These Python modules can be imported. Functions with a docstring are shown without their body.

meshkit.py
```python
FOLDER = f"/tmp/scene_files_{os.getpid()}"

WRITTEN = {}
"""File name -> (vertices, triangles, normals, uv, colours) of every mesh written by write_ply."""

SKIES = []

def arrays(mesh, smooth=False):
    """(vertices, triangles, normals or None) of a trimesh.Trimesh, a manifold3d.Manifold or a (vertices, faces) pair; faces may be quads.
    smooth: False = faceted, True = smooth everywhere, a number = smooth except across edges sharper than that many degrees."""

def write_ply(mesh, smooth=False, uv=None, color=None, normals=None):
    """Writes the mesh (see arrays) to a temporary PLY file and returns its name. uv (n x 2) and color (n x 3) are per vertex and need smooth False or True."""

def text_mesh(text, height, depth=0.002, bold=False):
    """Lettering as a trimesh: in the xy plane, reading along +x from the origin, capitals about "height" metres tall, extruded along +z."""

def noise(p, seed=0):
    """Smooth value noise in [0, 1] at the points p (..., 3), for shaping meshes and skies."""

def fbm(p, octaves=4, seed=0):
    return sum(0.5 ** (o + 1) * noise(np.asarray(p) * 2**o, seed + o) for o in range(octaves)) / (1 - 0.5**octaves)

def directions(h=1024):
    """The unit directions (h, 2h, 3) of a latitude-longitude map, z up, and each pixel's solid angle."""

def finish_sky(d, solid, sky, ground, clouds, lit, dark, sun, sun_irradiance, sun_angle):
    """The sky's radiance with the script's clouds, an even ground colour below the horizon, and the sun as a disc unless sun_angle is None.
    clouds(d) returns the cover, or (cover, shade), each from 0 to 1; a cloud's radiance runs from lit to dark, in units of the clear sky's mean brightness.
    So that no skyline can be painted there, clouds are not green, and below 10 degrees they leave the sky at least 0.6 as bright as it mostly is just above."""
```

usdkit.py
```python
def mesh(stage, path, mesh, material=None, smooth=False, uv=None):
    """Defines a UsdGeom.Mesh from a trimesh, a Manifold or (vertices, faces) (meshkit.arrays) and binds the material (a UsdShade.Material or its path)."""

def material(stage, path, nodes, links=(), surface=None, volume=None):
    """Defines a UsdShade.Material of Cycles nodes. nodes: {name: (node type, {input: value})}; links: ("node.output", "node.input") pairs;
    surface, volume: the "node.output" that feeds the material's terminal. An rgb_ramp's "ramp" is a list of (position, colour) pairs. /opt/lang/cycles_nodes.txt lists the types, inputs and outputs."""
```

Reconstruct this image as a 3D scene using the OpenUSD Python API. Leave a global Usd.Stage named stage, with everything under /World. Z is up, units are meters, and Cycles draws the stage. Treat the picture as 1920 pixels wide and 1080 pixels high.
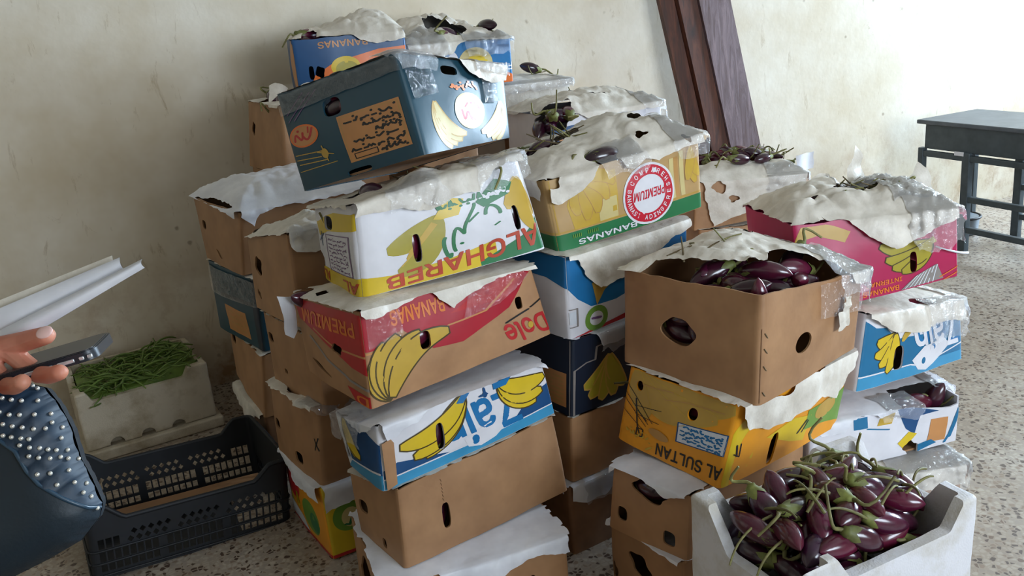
import math, random, numpy as np, shapely, trimesh, manifold3d as m3, mapbox_earcut
from shapely.geometry import Polygon, LineString, Point, box as sbox
from shapely import affinity
from shapely.ops import unary_union
import meshkit, usdkit
from pxr import Usd, UsdGeom, UsdLux, UsdShade, Gf, Sdf

stage = Usd.Stage.CreateInMemory()
UsdGeom.SetStageUpAxis(stage, 'Z'); UsdGeom.SetStageMetersPerUnit(stage, 1.0)
UsdGeom.Xform.Define(stage, '/World'); UsdGeom.Scope.Define(stage, '/World/Looks')
random.seed(7); RNG = np.random.default_rng(7)

# ------------------------------------------------------------------ camera, light, exposure
CAM_O = np.array([0.0, -4.1361, 1.5982])
CAM_R = np.array([0.8977, -0.4331, -0.0809]); CAM_F = np.array([0.3916, 0.8685, -0.3038])
CAM_F /= np.linalg.norm(CAM_F); CAM_R -= CAM_F * (CAM_R @ CAM_F); CAM_R /= np.linalg.norm(CAM_R)
CAM_U = np.cross(CAM_R, CAM_F)
FOCAL_PX = 1661.06
cam = UsdGeom.Camera.Define(stage, '/World/camera')
cam.AddTransformOp().Set(Gf.Matrix4d(*[float(x) for x in (*CAM_R, 0, *CAM_U, 0, *(-CAM_F), 0, *CAM_O, 1)]))
cam.CreateHorizontalApertureAttr(36.0); cam.CreateVerticalApertureAttr(20.25)
cam.CreateFocalLengthAttr(36.0 * FOCAL_PX / 1920); cam.CreateClippingRangeAttr(Gf.Vec2f(0.05, 60))
cam.CreateExposureAttr(-0.5)

def at(px, py, depth):
    """A point at a depth along the view axis (used to read places off the photograph)."""
    return CAM_O + depth * (CAM_F + (px - 960) / FOCAL_PX * CAM_R - (py - 540) / FOCAL_PX * CAM_U)

def rect_light(name, pos, look, w, h, color, power):
    l = UsdLux.RectLight.Define(stage, '/World/' + name)
    z = -np.array(look, float); z /= np.linalg.norm(z)
    x = np.cross([0, 0, 1.0], z); x /= np.linalg.norm(x); y = np.cross(z, x)
    l.AddTransformOp().Set(Gf.Matrix4d(*[float(t) for t in (*x, 0, *y, 0, *z, 0, *pos, 1)]))
    l.CreateWidthAttr(w); l.CreateHeightAttr(h); l.CreateColorAttr(Gf.Vec3f(*color)); l.CreateIntensityAttr(power)
    return l
RX, FY, LX, CZ = 8.4, -6.4, -2.6, 3.0          # right wall, front wall (behind the camera), left wall, ceiling
rect_light('daylight_window', (RX + .30, -1.45, 1.95), (-1, 0, -.05), 2.7, 1.6, (.62, .81, 1.0), 100)  # out of view beyond the right wall, placed to light the back wall
rect_light('daylight_window_001', (2.6, FY - .30, 1.85), (-.05, 1, -.1), 2.8, 1.5, (.76, .88, 1.0), 25)  # out of view behind the camera, placed to light the box fronts

# ------------------------------------------------------------------ materials
def srgb(*c):
    c = np.array(c, float) / 255
    return tuple(np.where(c <= .04045, c / 12.92, ((c + .055) / 1.055) ** 2.4))
M = {}
def mat(name, nodes, links, surface='p.BSDF'):
    M[name] = usdkit.material(stage, '/World/Looks/' + name, nodes, links, surface=surface); return M[name]
def surf(name, c0, c1=None, scale=6, rough=.6, bump=0, bscale=60, bdist=.004, detail=4, rand=0, **kw):
    """A surface whose colour drifts between c0 and c1 with fine relief."""
    c1 = c1 or tuple(x * .82 for x in c0)
    n = {'tc': ('texture_coordinate', {}), 'n': ('noise_texture', {'scale': scale, 'detail': detail, 'roughness': .6}),
         'r': ('rgb_ramp', {'ramp': [(.3, c1), (.7, c0)]}), 'p': ('principled_bsdf', {'roughness': rough, **kw})}
    l = [('tc.object', 'n.vector'), ('n.fac', 'r.fac')]
    last = 'r.color'
    if rand:
        n['o'] = ('object_info', {}); n['mr'] = ('map_range', {'from_min': 0, 'from_max': 1, 'to_min': 1 - rand, 'to_max': 1 + rand})
        n['h'] = ('hsv', {}); l += [('o.random', 'mr.value'), ('mr.result', 'h.value'), (last, 'h.color')]; last = 'h.color'
    l.append((last, 'p.base_color'))
    if bump:
        n['n2'] = ('noise_texture', {'scale': bscale, 'detail': 3}); n['b'] = ('bump', {'strength': bump, 'distance': bdist})
        l += [('tc.object', 'n2.vector'), ('n2.fac', 'b.height'), ('b.normal', 'p.normal')]
    return mat(name, n, l)

def plaster():
    n = {'g': ('geometry', {}),
         'big': ('noise_texture', {'scale': 1.3, 'detail': 5, 'roughness': .65}), 'rb': ('rgb_ramp', {'ramp': [(.36, srgb(202, 186, 160)), (.62, srgb(222, 212, 196))]}),
         # scuffs, drawn out downwards, and pock marks
         'm1': ('mapping', {'scale': (9, 9, 2.6)}), 'sc': ('noise_texture', {'scale': 1.6, 'detail': 6, 'roughness': .72, 'distortion': .6}),
         'rs': ('rgb_ramp', {'ramp': [(.60, (0, 0, 0)), (.70, (1, 1, 1))]}),
         'mx': ('mix', {'color2': srgb(150, 124, 84), 'fac': .5}),
         'v': ('voronoi_texture', {'scale': 5.5, 'randomness': 1.0}), 'w': ('noise_texture', {'scale': 22, 'detail': 3}),
         'ad': ('math', {'math_type': 'multiply_add', 'value2': .16, 'value3': -.05}), 'sb': ('math', {'math_type': 'add'}),
         'rv': ('rgb_ramp', {'ramp': [(.055, (.6, .6, .6)), (.10, (0, 0, 0))]}),
         'mv': ('mix', {'color2': srgb(126, 104, 74)}), 'k': ('math', {'math_type': 'multiply', 'value2': .5}),
         # brown damp and dirt near the floor
         'x': ('separate_xyz', {}), 'zr': ('map_range', {'from_min': .02, 'from_max': .75, 'to_min': .85, 'to_max': 0, 'clamp': True}),
         'dn': ('noise_texture', {'scale': 4.5, 'detail': 6, 'roughness': .7}), 'dr': ('rgb_ramp', {'ramp': [(.48, (0, 0, 0)), (.66, (1, 1, 1))]}),
         'dm': ('math', {'math_type': 'multiply'}), 'md': ('mix', {'color2': srgb(150, 108, 62)}),
         'b1': ('noise_texture', {'scale': 30, 'detail': 5}), 'b': ('bump', {'strength': .15, 'distance': .006}),
         'p': ('principled_bsdf', {'roughness': .7})}
    l = [('g.position', 'big.vector'), ('big.fac', 'rb.fac'), ('g.position', 'm1.vector'), ('m1.vector', 'sc.vector'), ('sc.fac', 'rs.fac'),
         ('rb.color', 'mx.color1'), ('rs.color', 'k.value1'), ('k.value', 'mx.fac'), ('g.position', 'v.vector'), ('g.position', 'w.vector'),
         ('w.fac', 'ad.value1'), ('ad.value', 'sb.value1'), ('v.distance', 'sb.value2'), ('sb.value', 'rv.fac'),
         ('mx.color', 'mv.color1'), ('rv.color', 'mv.fac'), ('g.position', 'x.vector'), ('x.z', 'zr.value'), ('g.position', 'dn.vector'),
         ('dn.fac', 'dr.fac'), ('dr.color', 'dm.value1'), ('zr.result', 'dm.value2'), ('dm.value', 'md.fac'), ('mv.color', 'md.color1'),
         ('md.color', 'p.base_color'), ('g.position', 'b1.vector'), ('b1.fac', 'b.height'), ('b.normal', 'p.normal')]
    return mat('wall_plaster', n, l)
def terrazzo():
    n = {'g': ('geometry', {}), 'v': ('voronoi_texture', {'scale': 66, 'randomness': 1}), 'wn': ('separate_color', {}),
         'rc': ('rgb_ramp', {'interpolate': False, 'ramp': [(0, srgb(84, 66, 56)), (.20, srgb(158, 147, 136)), (.42, srgb(176, 165, 152)), (.66, srgb(146, 128, 112)), (.8, srgb(180, 170, 157)), (.93, srgb(116, 94, 78))]}),
         'v2': ('voronoi_texture', {'scale': 66, 'randomness': 1, 'feature': 'distance_to_edge'}), 're': ('rgb_ramp', {'ramp': [(.05, (0, 0, 0)), (.16, (1, 1, 1))]}),
         'mx': ('mix', {'color1': srgb(164, 152, 138)}), 'd': ('noise_texture', {'scale': 2.4, 'detail': 5}),
         'rd': ('rgb_ramp', {'ramp': [(.35, (.78, .72, .66)), (.65, (1, 1, 1))]}), 'ml': ('mix', {'mix_type': 'multiply', 'fac': 1}),
         'p': ('principled_bsdf', {'roughness': .42})}
    l = [('g.position', 'v.vector'), ('v.color', 'wn.color'), ('wn.r', 'rc.fac'), ('g.position', 'v2.vector'), ('v2.distance', 're.fac'),
         ('re.color', 'mx.fac'), ('rc.color', 'mx.color2'), ('g.position', 'd.vector'), ('d.fac', 'rd.fac'), ('mx.color', 'ml.color1'), ('rd.color', 'ml.color2'),
         ('ml.color', 'p.base_color')]
    return mat('terrazzo', n, l)
plaster(); terrazzo()
surf('ceiling_paint', srgb(206, 200, 188), rough=.9, scale=1.5)
KR = srgb(170, 128, 90)
surf('kraft', KR, srgb(148, 108, 74), scale=9, rough=.55, bump=.12, bscale=40, rand=.10)
surf('kraft_dark', srgb(138, 100, 70), srgb(108, 76, 52), scale=9, rough=.6, bump=.12, bscale=40)
surf('paper', srgb(226, 219, 209), srgb(196, 187, 174), scale=12, rough=.55, bump=.30, bscale=55, bdist=.006)
surf('paper_white', srgb(226, 226, 232), srgb(204, 204, 212), scale=10, rough=.5, bump=.15, bscale=60)
PC = {'white': (222, 220, 226), 'teal': (27, 66, 82), 'navy': (22, 34, 52), 'orange_tan': (196, 136, 82), 'orange': (226, 112, 40), 'red': (184, 36, 40),
      'dole_red': (172, 32, 48), 'crimson': (186, 24, 62), 'yellow': (216, 184, 38), 'banana': (196, 160, 58), 'banana_pale': (206, 188, 130), 'gold': (188, 150, 66), 'ink': (28, 26, 26),
      'brick_red': (184, 62, 30), 'green': (40, 116, 70), 'leaf': (110, 150, 60), 'blue': (22, 110, 168), 'deep_blue': (22, 74, 124), 'sky_blue': (60, 146, 190),
      'sultan_orange': (230, 152, 32), 'pink': (232, 190, 182), 'magenta': (176, 26, 80), 'violet': (120, 84, 130), 'grey': (140, 132, 128), 'print_brown': (186, 140, 80),
      'pale_wood': (186, 150, 98), 'label_white': (214, 218, 226), 'cyan_blue': (24, 108, 152), 'olive': (166, 152, 44), 'seal_red': (196, 26, 50), 'text_orange': (222, 120, 40), 'dark_line': (74, 60, 24)}
for k, c in PC.items():
    surf('print_' + k, srgb(*c), tuple(x * .88 for x in srgb(*c)), scale=14, rough=.38, bump=.06, bscale=40)
def film(name, haze, rough=.10):
    n = {'tc': ('texture_coordinate', {}), 'n': ('noise_texture', {'scale': 34, 'detail': 3, 'roughness': .55, 'distortion': 1.2}), 'b': ('bump', {'strength': .9, 'distance': .016}),
         't': ('transparent_bsdf', {'color': (1, 1, 1)}), 'g': ('glossy_bsdf', {'color': (1, 1, 1), 'roughness': rough}), 'd': ('diffuse_bsdf', {'color': (.85, .86, .9)}),
         'f': ('fresnel', {'IOR': 1.65}), 'k': ('math', {'math_type': 'multiply', 'value2': .9}), 'a': ('mix_closure', {}), 'm': ('mix_closure', {'fac': haze})}
    l = [('tc.object', 'n.vector'), ('n.fac', 'b.height'), ('b.normal', 'g.normal'), ('t.BSDF', 'a.closure1'), ('g.BSDF', 'a.closure2'), ('f.fac', 'k.value1'), ('k.value', 'a.fac'),
         ('a.closure', 'm.closure1'), ('d.BSDF', 'm.closure2')]
    return mat(name, n, l, 'm.closure')
film('stretch_film', .15, .13)
film('packing_tape', .05, .07)
def eggplant_skin():
    n = {'o': ('object_info', {}), 'rc': ('rgb_ramp', {'ramp': [(0, srgb(38, 14, 28)), (.45, srgb(58, 16, 36)), (.8, srgb(92, 20, 46)), (1, srgb(52, 20, 50))]}),
         'tc': ('texture_coordinate', {}), 'n': ('noise_texture', {'scale': 14, 'detail': 3}), 'r': ('rgb_ramp', {'ramp': [(.4, (.75, .7, .75)), (.75, (1.35, 1.2, 1.15))]}),
         'm': ('mix', {'mix_type': 'multiply', 'fac': 1}), 'p': ('principled_bsdf', {'roughness': .24, 'coat_weight': .5, 'coat_roughness': .12})}
    l = [('o.random', 'rc.fac'), ('tc.object', 'n.vector'), ('n.fac', 'r.fac'), ('rc.color', 'm.color1'), ('r.color', 'm.color2'), ('m.color', 'p.base_color')]
    return mat('eggplant_skin', n, l)
eggplant_skin()
surf('calyx_green', srgb(116, 122, 58), srgb(84, 84, 40), scale=40, rough=.6, rand=.25)
surf('stem_green', srgb(126, 124, 72), srgb(88, 78, 44), scale=30, rough=.65, rand=.25)
surf('dry_stem', srgb(112, 96, 66), srgb(72, 60, 40), scale=30, rough=.8)
surf('bean_green', srgb(104, 128, 52), srgb(76, 100, 38), scale=20, rough=.45, rand=.22)
def styro(name, c0, c1):
    n = {'tc': ('texture_coordinate', {}), 'v': ('voronoi_texture', {'scale': 210}), 'b': ('bump', {'strength': .25, 'distance': .002}), 'n': ('noise_texture', {'scale': 7, 'detail': 6, 'roughness': .65}),
         'r': ('rgb_ramp', {'ramp': [(.34, c1), (.56, c0)]}), 'p': ('principled_bsdf', {'roughness': .6, 'subsurface_weight': 0})}
    l = [('tc.object', 'v.vector'), ('v.distance', 'b.height'), ('b.normal', 'p.normal'), ('tc.object', 'n.vector'), ('n.fac', 'r.fac'), ('r.color', 'p.base_color')]
    mat(name, n, l)
styro('styrofoam', srgb(212, 211, 216), srgb(188, 182, 172))
styro('styrofoam_dusty', srgb(196, 184, 164), srgb(160, 144, 118))
surf('crate_plastic', srgb(22, 25, 32), srgb(14, 16, 20), scale=8, rough=.6, bump=.1)
surf('desk_paint', srgb(66, 76, 82), srgb(50, 60, 66), scale=16, rough=.45, bump=.1)
surf('desk_top_paint', srgb(88, 94, 102), srgb(64, 72, 80), scale=9, rough=.40, bump=.1)
surf('pot_metal', srgb(120, 128, 136), rough=.4, metallic=.5)
surf('black_rubber', srgb(26, 26, 28), rough=.6)
def wood(name, c0, c1, c2):
    n = {'tc': ('texture_coordinate', {}), 'm': ('mapping', {'scale': (22, 22, 1.6)}), 'n': ('noise_texture', {'scale': 1.6, 'detail': 7, 'roughness': .65, 'distortion': .9}),
         'r': ('rgb_ramp', {'ramp': [(.32, c2), (.5, c1), (.68, c0)]}), 'b': ('bump', {'strength': .3, 'distance': .004}), 'p': ('principled_bsdf', {'roughness': .55})}
    l = [('tc.object', 'm.vector'), ('m.vector', 'n.vector'), ('n.fac', 'r.fac'), ('r.color', 'p.base_color'), ('n.fac', 'b.height'), ('b.normal', 'p.normal')]
    mat(name, n, l)
wood('board_face', srgb(134, 112, 116), srgb(104, 84, 88), srgb(80, 54, 48))
wood('board_edge', srgb(104, 58, 38), srgb(78, 40, 26), srgb(46, 26, 20))
surf('skin', srgb(206, 142, 118), srgb(188, 120, 98), scale=20, rough=.5, subsurface_weight=.15, subsurface_scale=.008)
surf('nail', srgb(232, 190, 184), rough=.25)
surf('bag_leather', srgb(16, 34, 46), srgb(10, 24, 34), scale=10, rough=.55, bump=.25, bscale=260, bdist=.0015)
surf('bag_piping', srgb(40, 66, 86), rough=.35)
surf('stud_metal', srgb(232, 230, 222), rough=.25, metallic=.6)
surf('phone_case', srgb(26, 32, 42), rough=.35)
surf('phone_chrome', srgb(214, 218, 226), rough=.18, metallic=.7)
surf('phone_glass', srgb(52, 52, 56), rough=.38)
surf('coat_cloth', srgb(40, 42, 52), rough=.9, bump=.2, bscale=200)
surf('hair', srgb(30, 22, 18), rough=.6)
surf('window_paint', srgb(200, 200, 196), rough=.5)
def leather_quilt():
    n = {'tc': ('texture_coordinate', {}), 'p': ('principled_bsdf', {'roughness': .55}), 'n': ('noise_texture', {'scale': 12}), 'r': ('rgb_ramp', {'ramp': [(.3, srgb(14, 32, 48)), (.7, srgb(24, 46, 66))]})}
    mat('bag_quilt', n, [('tc.object', 'n.vector'), ('n.fac', 'r.fac'), ('r.color', 'p.base_color')])
leather_quilt()
def pane():
    mat('window_glass', {'t': ('transparent_bsdf', {}), 'g': ('glossy_bsdf', {'roughness': .02}), 'f': ('fresnel', {'IOR': 1.45}), 'm': ('mix_closure', {})},
        [('t.BSDF', 'm.closure1'), ('g.BSDF', 'm.closure2'), ('f.fac', 'm.fac')], 'm.closure')
pane()

# ------------------------------------------------------------------ helpers
_used = {}
def numbered(name, parent=''):
    k = (parent, name); n = _used.get(k, 0); _used[k] = n + 1
    return name if n == 0 else '%s_%03d' % (name, n)
def tag(prim, label=None, cat=None, group=None, kind=None):
    for k, v in (('label', label), ('category', cat), ('group', group), ('kind', kind)):
        if v: prim.SetCustomDataByKey(k, v)
    return prim
def thing(name, label, cat, loc=(0, 0, 0), rotz=0, group=None, matrix=None):
    x = UsdGeom.Xform.Define(stage, '/World/' + numbered(name))
    if matrix is None:
        c, s = math.cos(rotz), math.sin(rotz)
        matrix = np.array([[c, -s, 0, loc[0]], [s, c, 0, loc[1]], [0, 0, 1, loc[2]], [0, 0, 0, 1.0]])
    x.AddTransformOp().Set(Gf.Matrix4d(*[float(t) for t in np.asarray(matrix).T.ravel()]))
    return tag(x.GetPrim(), label, cat, group)
def obj(name, mesh, m, parent=None, smooth=False, label=None, kind=None):
    base = str(parent.GetPath()) if parent is not None else '/World'
    p = usdkit.mesh(stage, base + '/' + numbered(name, base), mesh, M[m], smooth).GetPrim()
    if label: p.SetCustomDataByKey('label', label)
    if kind: p.SetCustomDataByKey('kind', kind)
    return p
def copy_of(src, name, label, cat, matrix, group):
    r = thing(name, label, cat, matrix=matrix, group=group)
    r.GetReferences().AddInternalReference(src.GetPath()); r.SetInstanceable(True)
    return r
def join(*ms):
    ms = [m for m in ms if m is not None and len(m.faces)]
    return trimesh.util.concatenate(ms) if len(ms) > 1 else ms[0]
def bx(x0, x1, y0, y1, z0, z1):
    m = trimesh.creation.box([x1 - x0, y1 - y0, z1 - z0]); m.apply_translation([(x0 + x1) / 2, (y0 + y1) / 2, (z0 + z1) / 2]); return m
def from_m3(a):
    m = a.to_mesh(); return trimesh.Trimesh(m.vert_properties[:, :3], m.tri_verts, process=False)
def rbox(x0, x1, y0, y1, z0, z1, r=.008, seg=12):
    s = m3.Manifold.sphere(r, seg)
    return m3.Manifold.batch_hull([s.translate((x, y, z)) for x in (x0 + r, x1 - r) for y in (y0 + r, y1 - r) for z in (z0 + r, z1 - r)])
def tube(pts, r, sides=8, caps=True):
    p = np.asarray(pts, float); n = len(p); r = np.broadcast_to(r, (n,)).astype(float)
    t = np.gradient(p, axis=0); t /= np.linalg.norm(t, axis=1, keepdims=True) + 1e-12
    a = np.cross(t, np.where(np.abs(t[:, 2:]) < .9, [0, 0, 1.0], [1.0, 0, 0])); a /= np.linalg.norm(a, axis=1, keepdims=True)
    for i in range(1, n):
        a[i] = a[i - 1] - t[i] * (a[i - 1] @ t[i]); a[i] /= np.linalg.norm(a[i])
    b = np.cross(t, a); g = np.arange(sides) * 2 * np.pi / sides
    v = (p[:, None] + r[:, None, None] * (np.cos(g)[None, :, None] * a[:, None] + np.sin(g)[None, :, None] * b[:, None])).reshape(-1, 3)
    i, j = np.meshgrid(np.arange(n - 1), np.arange(sides), indexing='ij')
    q = np.stack([i * sides + j, i * sides + (j + 1) % sides, (i + 1) * sides + (j + 1) % sides, (i + 1) * sides + j], -1).reshape(-1, 4)
    f = [q[:, [0, 1, 2]], q[:, [0, 2, 3]]]
    if caps:
        v = np.vstack([v, p[:1], p[-1:]]); k = np.arange(sides); c0, c1 = n * sides, n * sides + 1
        f += [np.stack([(k + 1) % sides, k, 0 * k + c0], 1), np.stack([(n - 1) * sides + k, (n - 1) * sides + (k + 1) % sides, 0 * k + c1], 1)]
    return trimesh.Trimesh(v, np.vstack(f), process=False)
def spline(pts, n=12):
    from scipy.interpolate import CubicSpline
    p = np.asarray(pts, float); return CubicSpline(np.linspace(0, 1, len(p)), p)(np.linspace(0, 1, n))

def cut(poly, xs, ys):
    """Triangulates a plane polygon along the lines of a grid, so that it can be bent. Returns points (n,2) and triangles."""
    if poly.is_empty: return np.zeros((0, 2)), np.zeros((0, 3), int)
    xs, ys = np.asarray(xs), np.asarray(ys)
    b = poly.bounds
    xs = np.unique(np.round(np.concatenate([[b[0]], xs[(xs > b[0] + 1e-4) & (xs < b[2] - 1e-4)], [b[2]]]), 6))
    ys = np.unique(np.round(np.concatenate([[b[1]], ys[(ys > b[1] + 1e-4) & (ys < b[3] - 1e-4)], [b[3]]]), 6))
    X0, Y0 = np.meshgrid(xs[:-1], ys[:-1]); X1, Y1 = np.meshgrid(xs[1:], ys[1:])
    X0, Y0, X1, Y1 = [a.ravel() for a in (X0, Y0, X1, Y1)]
    cells = shapely.box(X0, Y0, X1, Y1); shapely.prepare(poly)
    ins = shapely.covers(poly, cells); part = shapely.intersects(poly, cells) & ~ins
    P, F, n = [], [], 0
    if ins.any():
        x0, y0, x1, y1 = X0[ins], Y0[ins], X1[ins], Y1[ins]; k = len(x0)
        P.append(np.stack([np.stack([x0, y0], 1), np.stack([x1, y0], 1), np.stack([x1, y1], 1), np.stack([x0, y1], 1)], 1).reshape(-1, 2))
        i = np.arange(k) * 4; F.append(np.concatenate([np.stack([i, i + 1, i + 2], 1), np.stack([i, i + 2, i + 3], 1)])); n = 4 * k
    if part.any():
        for g in shapely.get_parts(shapely.intersection(poly, cells[part])):
            if g.geom_type != 'Polygon':
                if g.geom_type != 'GeometryCollection': continue
                gs = [q for q in g.geoms if q.geom_type == 'Polygon']
            else: gs = [g]
            for q in gs:
                if q.area < 1e-8: continue
                q = shapely.geometry.polygon.orient(q)
                rings = [np.array(q.exterior.coords)[:-1]] + [np.array(r.coords)[:-1] for r in q.interiors]
                pts = np.vstack(rings); ends = np.cumsum([len(r) for r in rings]).astype(np.uint32)
                t = mapbox_earcut.triangulate_float64(pts, ends).reshape(-1, 3).astype(int)
                P.append(pts); F.append(t + n); n += len(pts)
    if not P: return np.zeros((0, 2)), np.zeros((0, 3), int)
    P, F = np.vstack(P), np.vstack(F)
    key, inv = np.unique(np.round(P, 5), axis=0, return_inverse=True); F = inv.ravel()[F]
    F = F[(F[:, 0] != F[:, 1]) & (F[:, 1] != F[:, 2]) & (F[:, 0] != F[:, 2])]
    a = np.cross(np.c_[key[F[:, 1]] - key[F[:, 0]], np.zeros(len(F))], np.c_[key[F[:, 2]] - key[F[:, 0]], np.zeros(len(F))])[:, 2]
    F[a < 0] = F[a < 0][:, ::-1]
    return key, F
def thick(uv, F, fn, t):
    """Both skins and the rim of a bent sheet; fn(uv, offset) gives its points."""
    n = len(uv); out, inn = fn(uv, 0.0), fn(uv, -t)
    e = np.sort(np.vstack([F[:, [0, 1]], F[:, [1, 2]], F[:, [2, 0]]]), axis=1); d = np.vstack([F[:, [0, 1]], F[:, [1, 2]], F[:, [2, 0]]])
    _, i, c = np.unique(e, axis=0, return_index=True, return_counts=True); r = d[i[c == 1]]
    rim = np.vstack([np.stack([r[:, 1], r[:, 0], r[:, 0] + n], 1), np.stack([r[:, 1], r[:, 0] + n, r[:, 1] + n], 1)])
    return trimesh.Trimesh(np.vstack([out, inn]), np.vstack([F, F[:, ::-1] + n, rim]), process=False)
def ragged(poly, step=.012, amp=.005, seed=0):
    """A torn outline."""
    out = []
    for g in getattr(poly, 'geoms', [poly]):
        if g.geom_type != 'Polygon' or g.is_empty: continue
        e = np.array(shapely.segmentize(g.exterior, step).coords)[:-1]
        q = np.c_[e * 38, np.full(len(e), seed * 3.7)]
        d = np.stack([meshkit.fbm(q, 3, seed), meshkit.fbm(q + 91.7, 3, seed + 5)], 1) - .5
        out.append(Polygon(e + d * 4 * amp).buffer(0))
    return unary_union(out)
def blob(cx, cy, rx, ry, rot=0, seed=0, amp=.35, n=22):
    n = 40; a = np.linspace(0, 2 * np.pi, n, endpoint=False); rs = np.random.default_rng(seed)
    k = 1 + amp * .45 * sum(rs.normal(0, 1) / (j ** .6) * np.cos(j * a + rs.uniform(0, 6.28)) for j in range(2, 6)).clip(-1.6, 1.6)
    return affinity.translate(affinity.rotate(Polygon(np.c_[rx * k * np.cos(a), ry * k * np.sin(a)]).buffer(0), rot, origin=(0, 0)), cx, cy)

# ------------------------------------------------------------------ flat print: shapes in a panel's own 0..1 square
def pg(*p): return Polygon(p).buffer(0)
def rect(u0, v0, u1, v1): return sbox(u0, v0, u1, v1)
def ell(cu, cv, ru, rv, rot=0):
    a = np.linspace(0, 2 * np.pi, 40, endpoint=False); return affinity.translate(affinity.rotate(Polygon(np.c_[ru * np.cos(a), rv * np.sin(a)]), rot, origin=(0, 0)), cu, cv)
def oval_hole(cu, cv, ru, rv):
    """A punched hand hole: a rounded slot."""
    a = np.linspace(0, 2 * np.pi, 28, endpoint=False); p = 3.2
    return Polygon(np.c_[cu + ru * np.sign(np.cos(a)) * np.abs(np.cos(a)) ** (2 / p), cv + rv * np.sign(np.sin(a)) * np.abs(np.sin(a)) ** (2 / p)])
_text = {}
def text_poly(s, bold=True):
    if (s, bold) not in _text:
        m = meshkit.text_mesh(s, 1.0, .1, bold); v, f = np.asarray(m.vertices), np.asarray(m.faces)
        low = (v[f][:, :, 2] < .05).all(1); t = v[f[low]][:, :, :2]
        p = unary_union([Polygon(x).buffer(.002) for x in t]); b = p.bounds
        _text[s, bold] = affinity.scale(affinity.translate(p, -b[0], -b[1]), 1 / (b[2] - b[0]), 1 / (b[3] - b[1]), origin=(0, 0)).simplify(.002)
    return _text[s, bold]
def warp(poly, quad):
    """Maps the unit square onto a quad (bottom start, bottom end, top end, top start)."""
    q = np.array(quad, float)
    def f(c):
        c = np.asarray(c); a, b = c[:, :1], c[:, 1:2]
        return (1 - a) * (1 - b) * q[0] + a * (1 - b) * q[1] + a * b * q[2] + (1 - a) * b * q[3]
    return shapely.transform(shapely.segmentize(poly, .12), f).buffer(0)
def text(s, quad, bold=True): return warp(text_poly(s, bold), quad)
def upside(s, u0, v0, u1, v1, slant=0, bold=True):
    """Lettering that stands on its head within u0..u1, v0..v1."""
    return text(s, [(u1 - slant, v1), (u0 - slant, v1), (u0 + slant, v0), (u1 + slant, v0)], bold)
def line(pts, w): return LineString(pts).buffer(w / 2, cap_style=1)
def crescent(p0, p1, bow, w, n=14):
    """A banana from p0 to p1."""
    p0, p1 = np.array(p0, float), np.array(p1, float); d = p1 - p0; nrm = np.array([-d[1], d[0]])
    t = np.linspace(0, 1, n)[:, None]; c = p0 + d * t + nrm * bow * 4 * t * (1 - t)
    g = np.gradient(c, axis=0); g /= np.linalg.norm(g, axis=1, keepdims=True) + 1e-9; m = np.stack([-g[:, 1], g[:, 0]], 1)
    h = w / 2 * np.sin(np.pi * np.clip(t * .92 + .04, 0, 1)) ** .55
    return Polygon(np.vstack([c + m * h, (c - m * h)[::-1]])).buffer(0)
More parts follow.
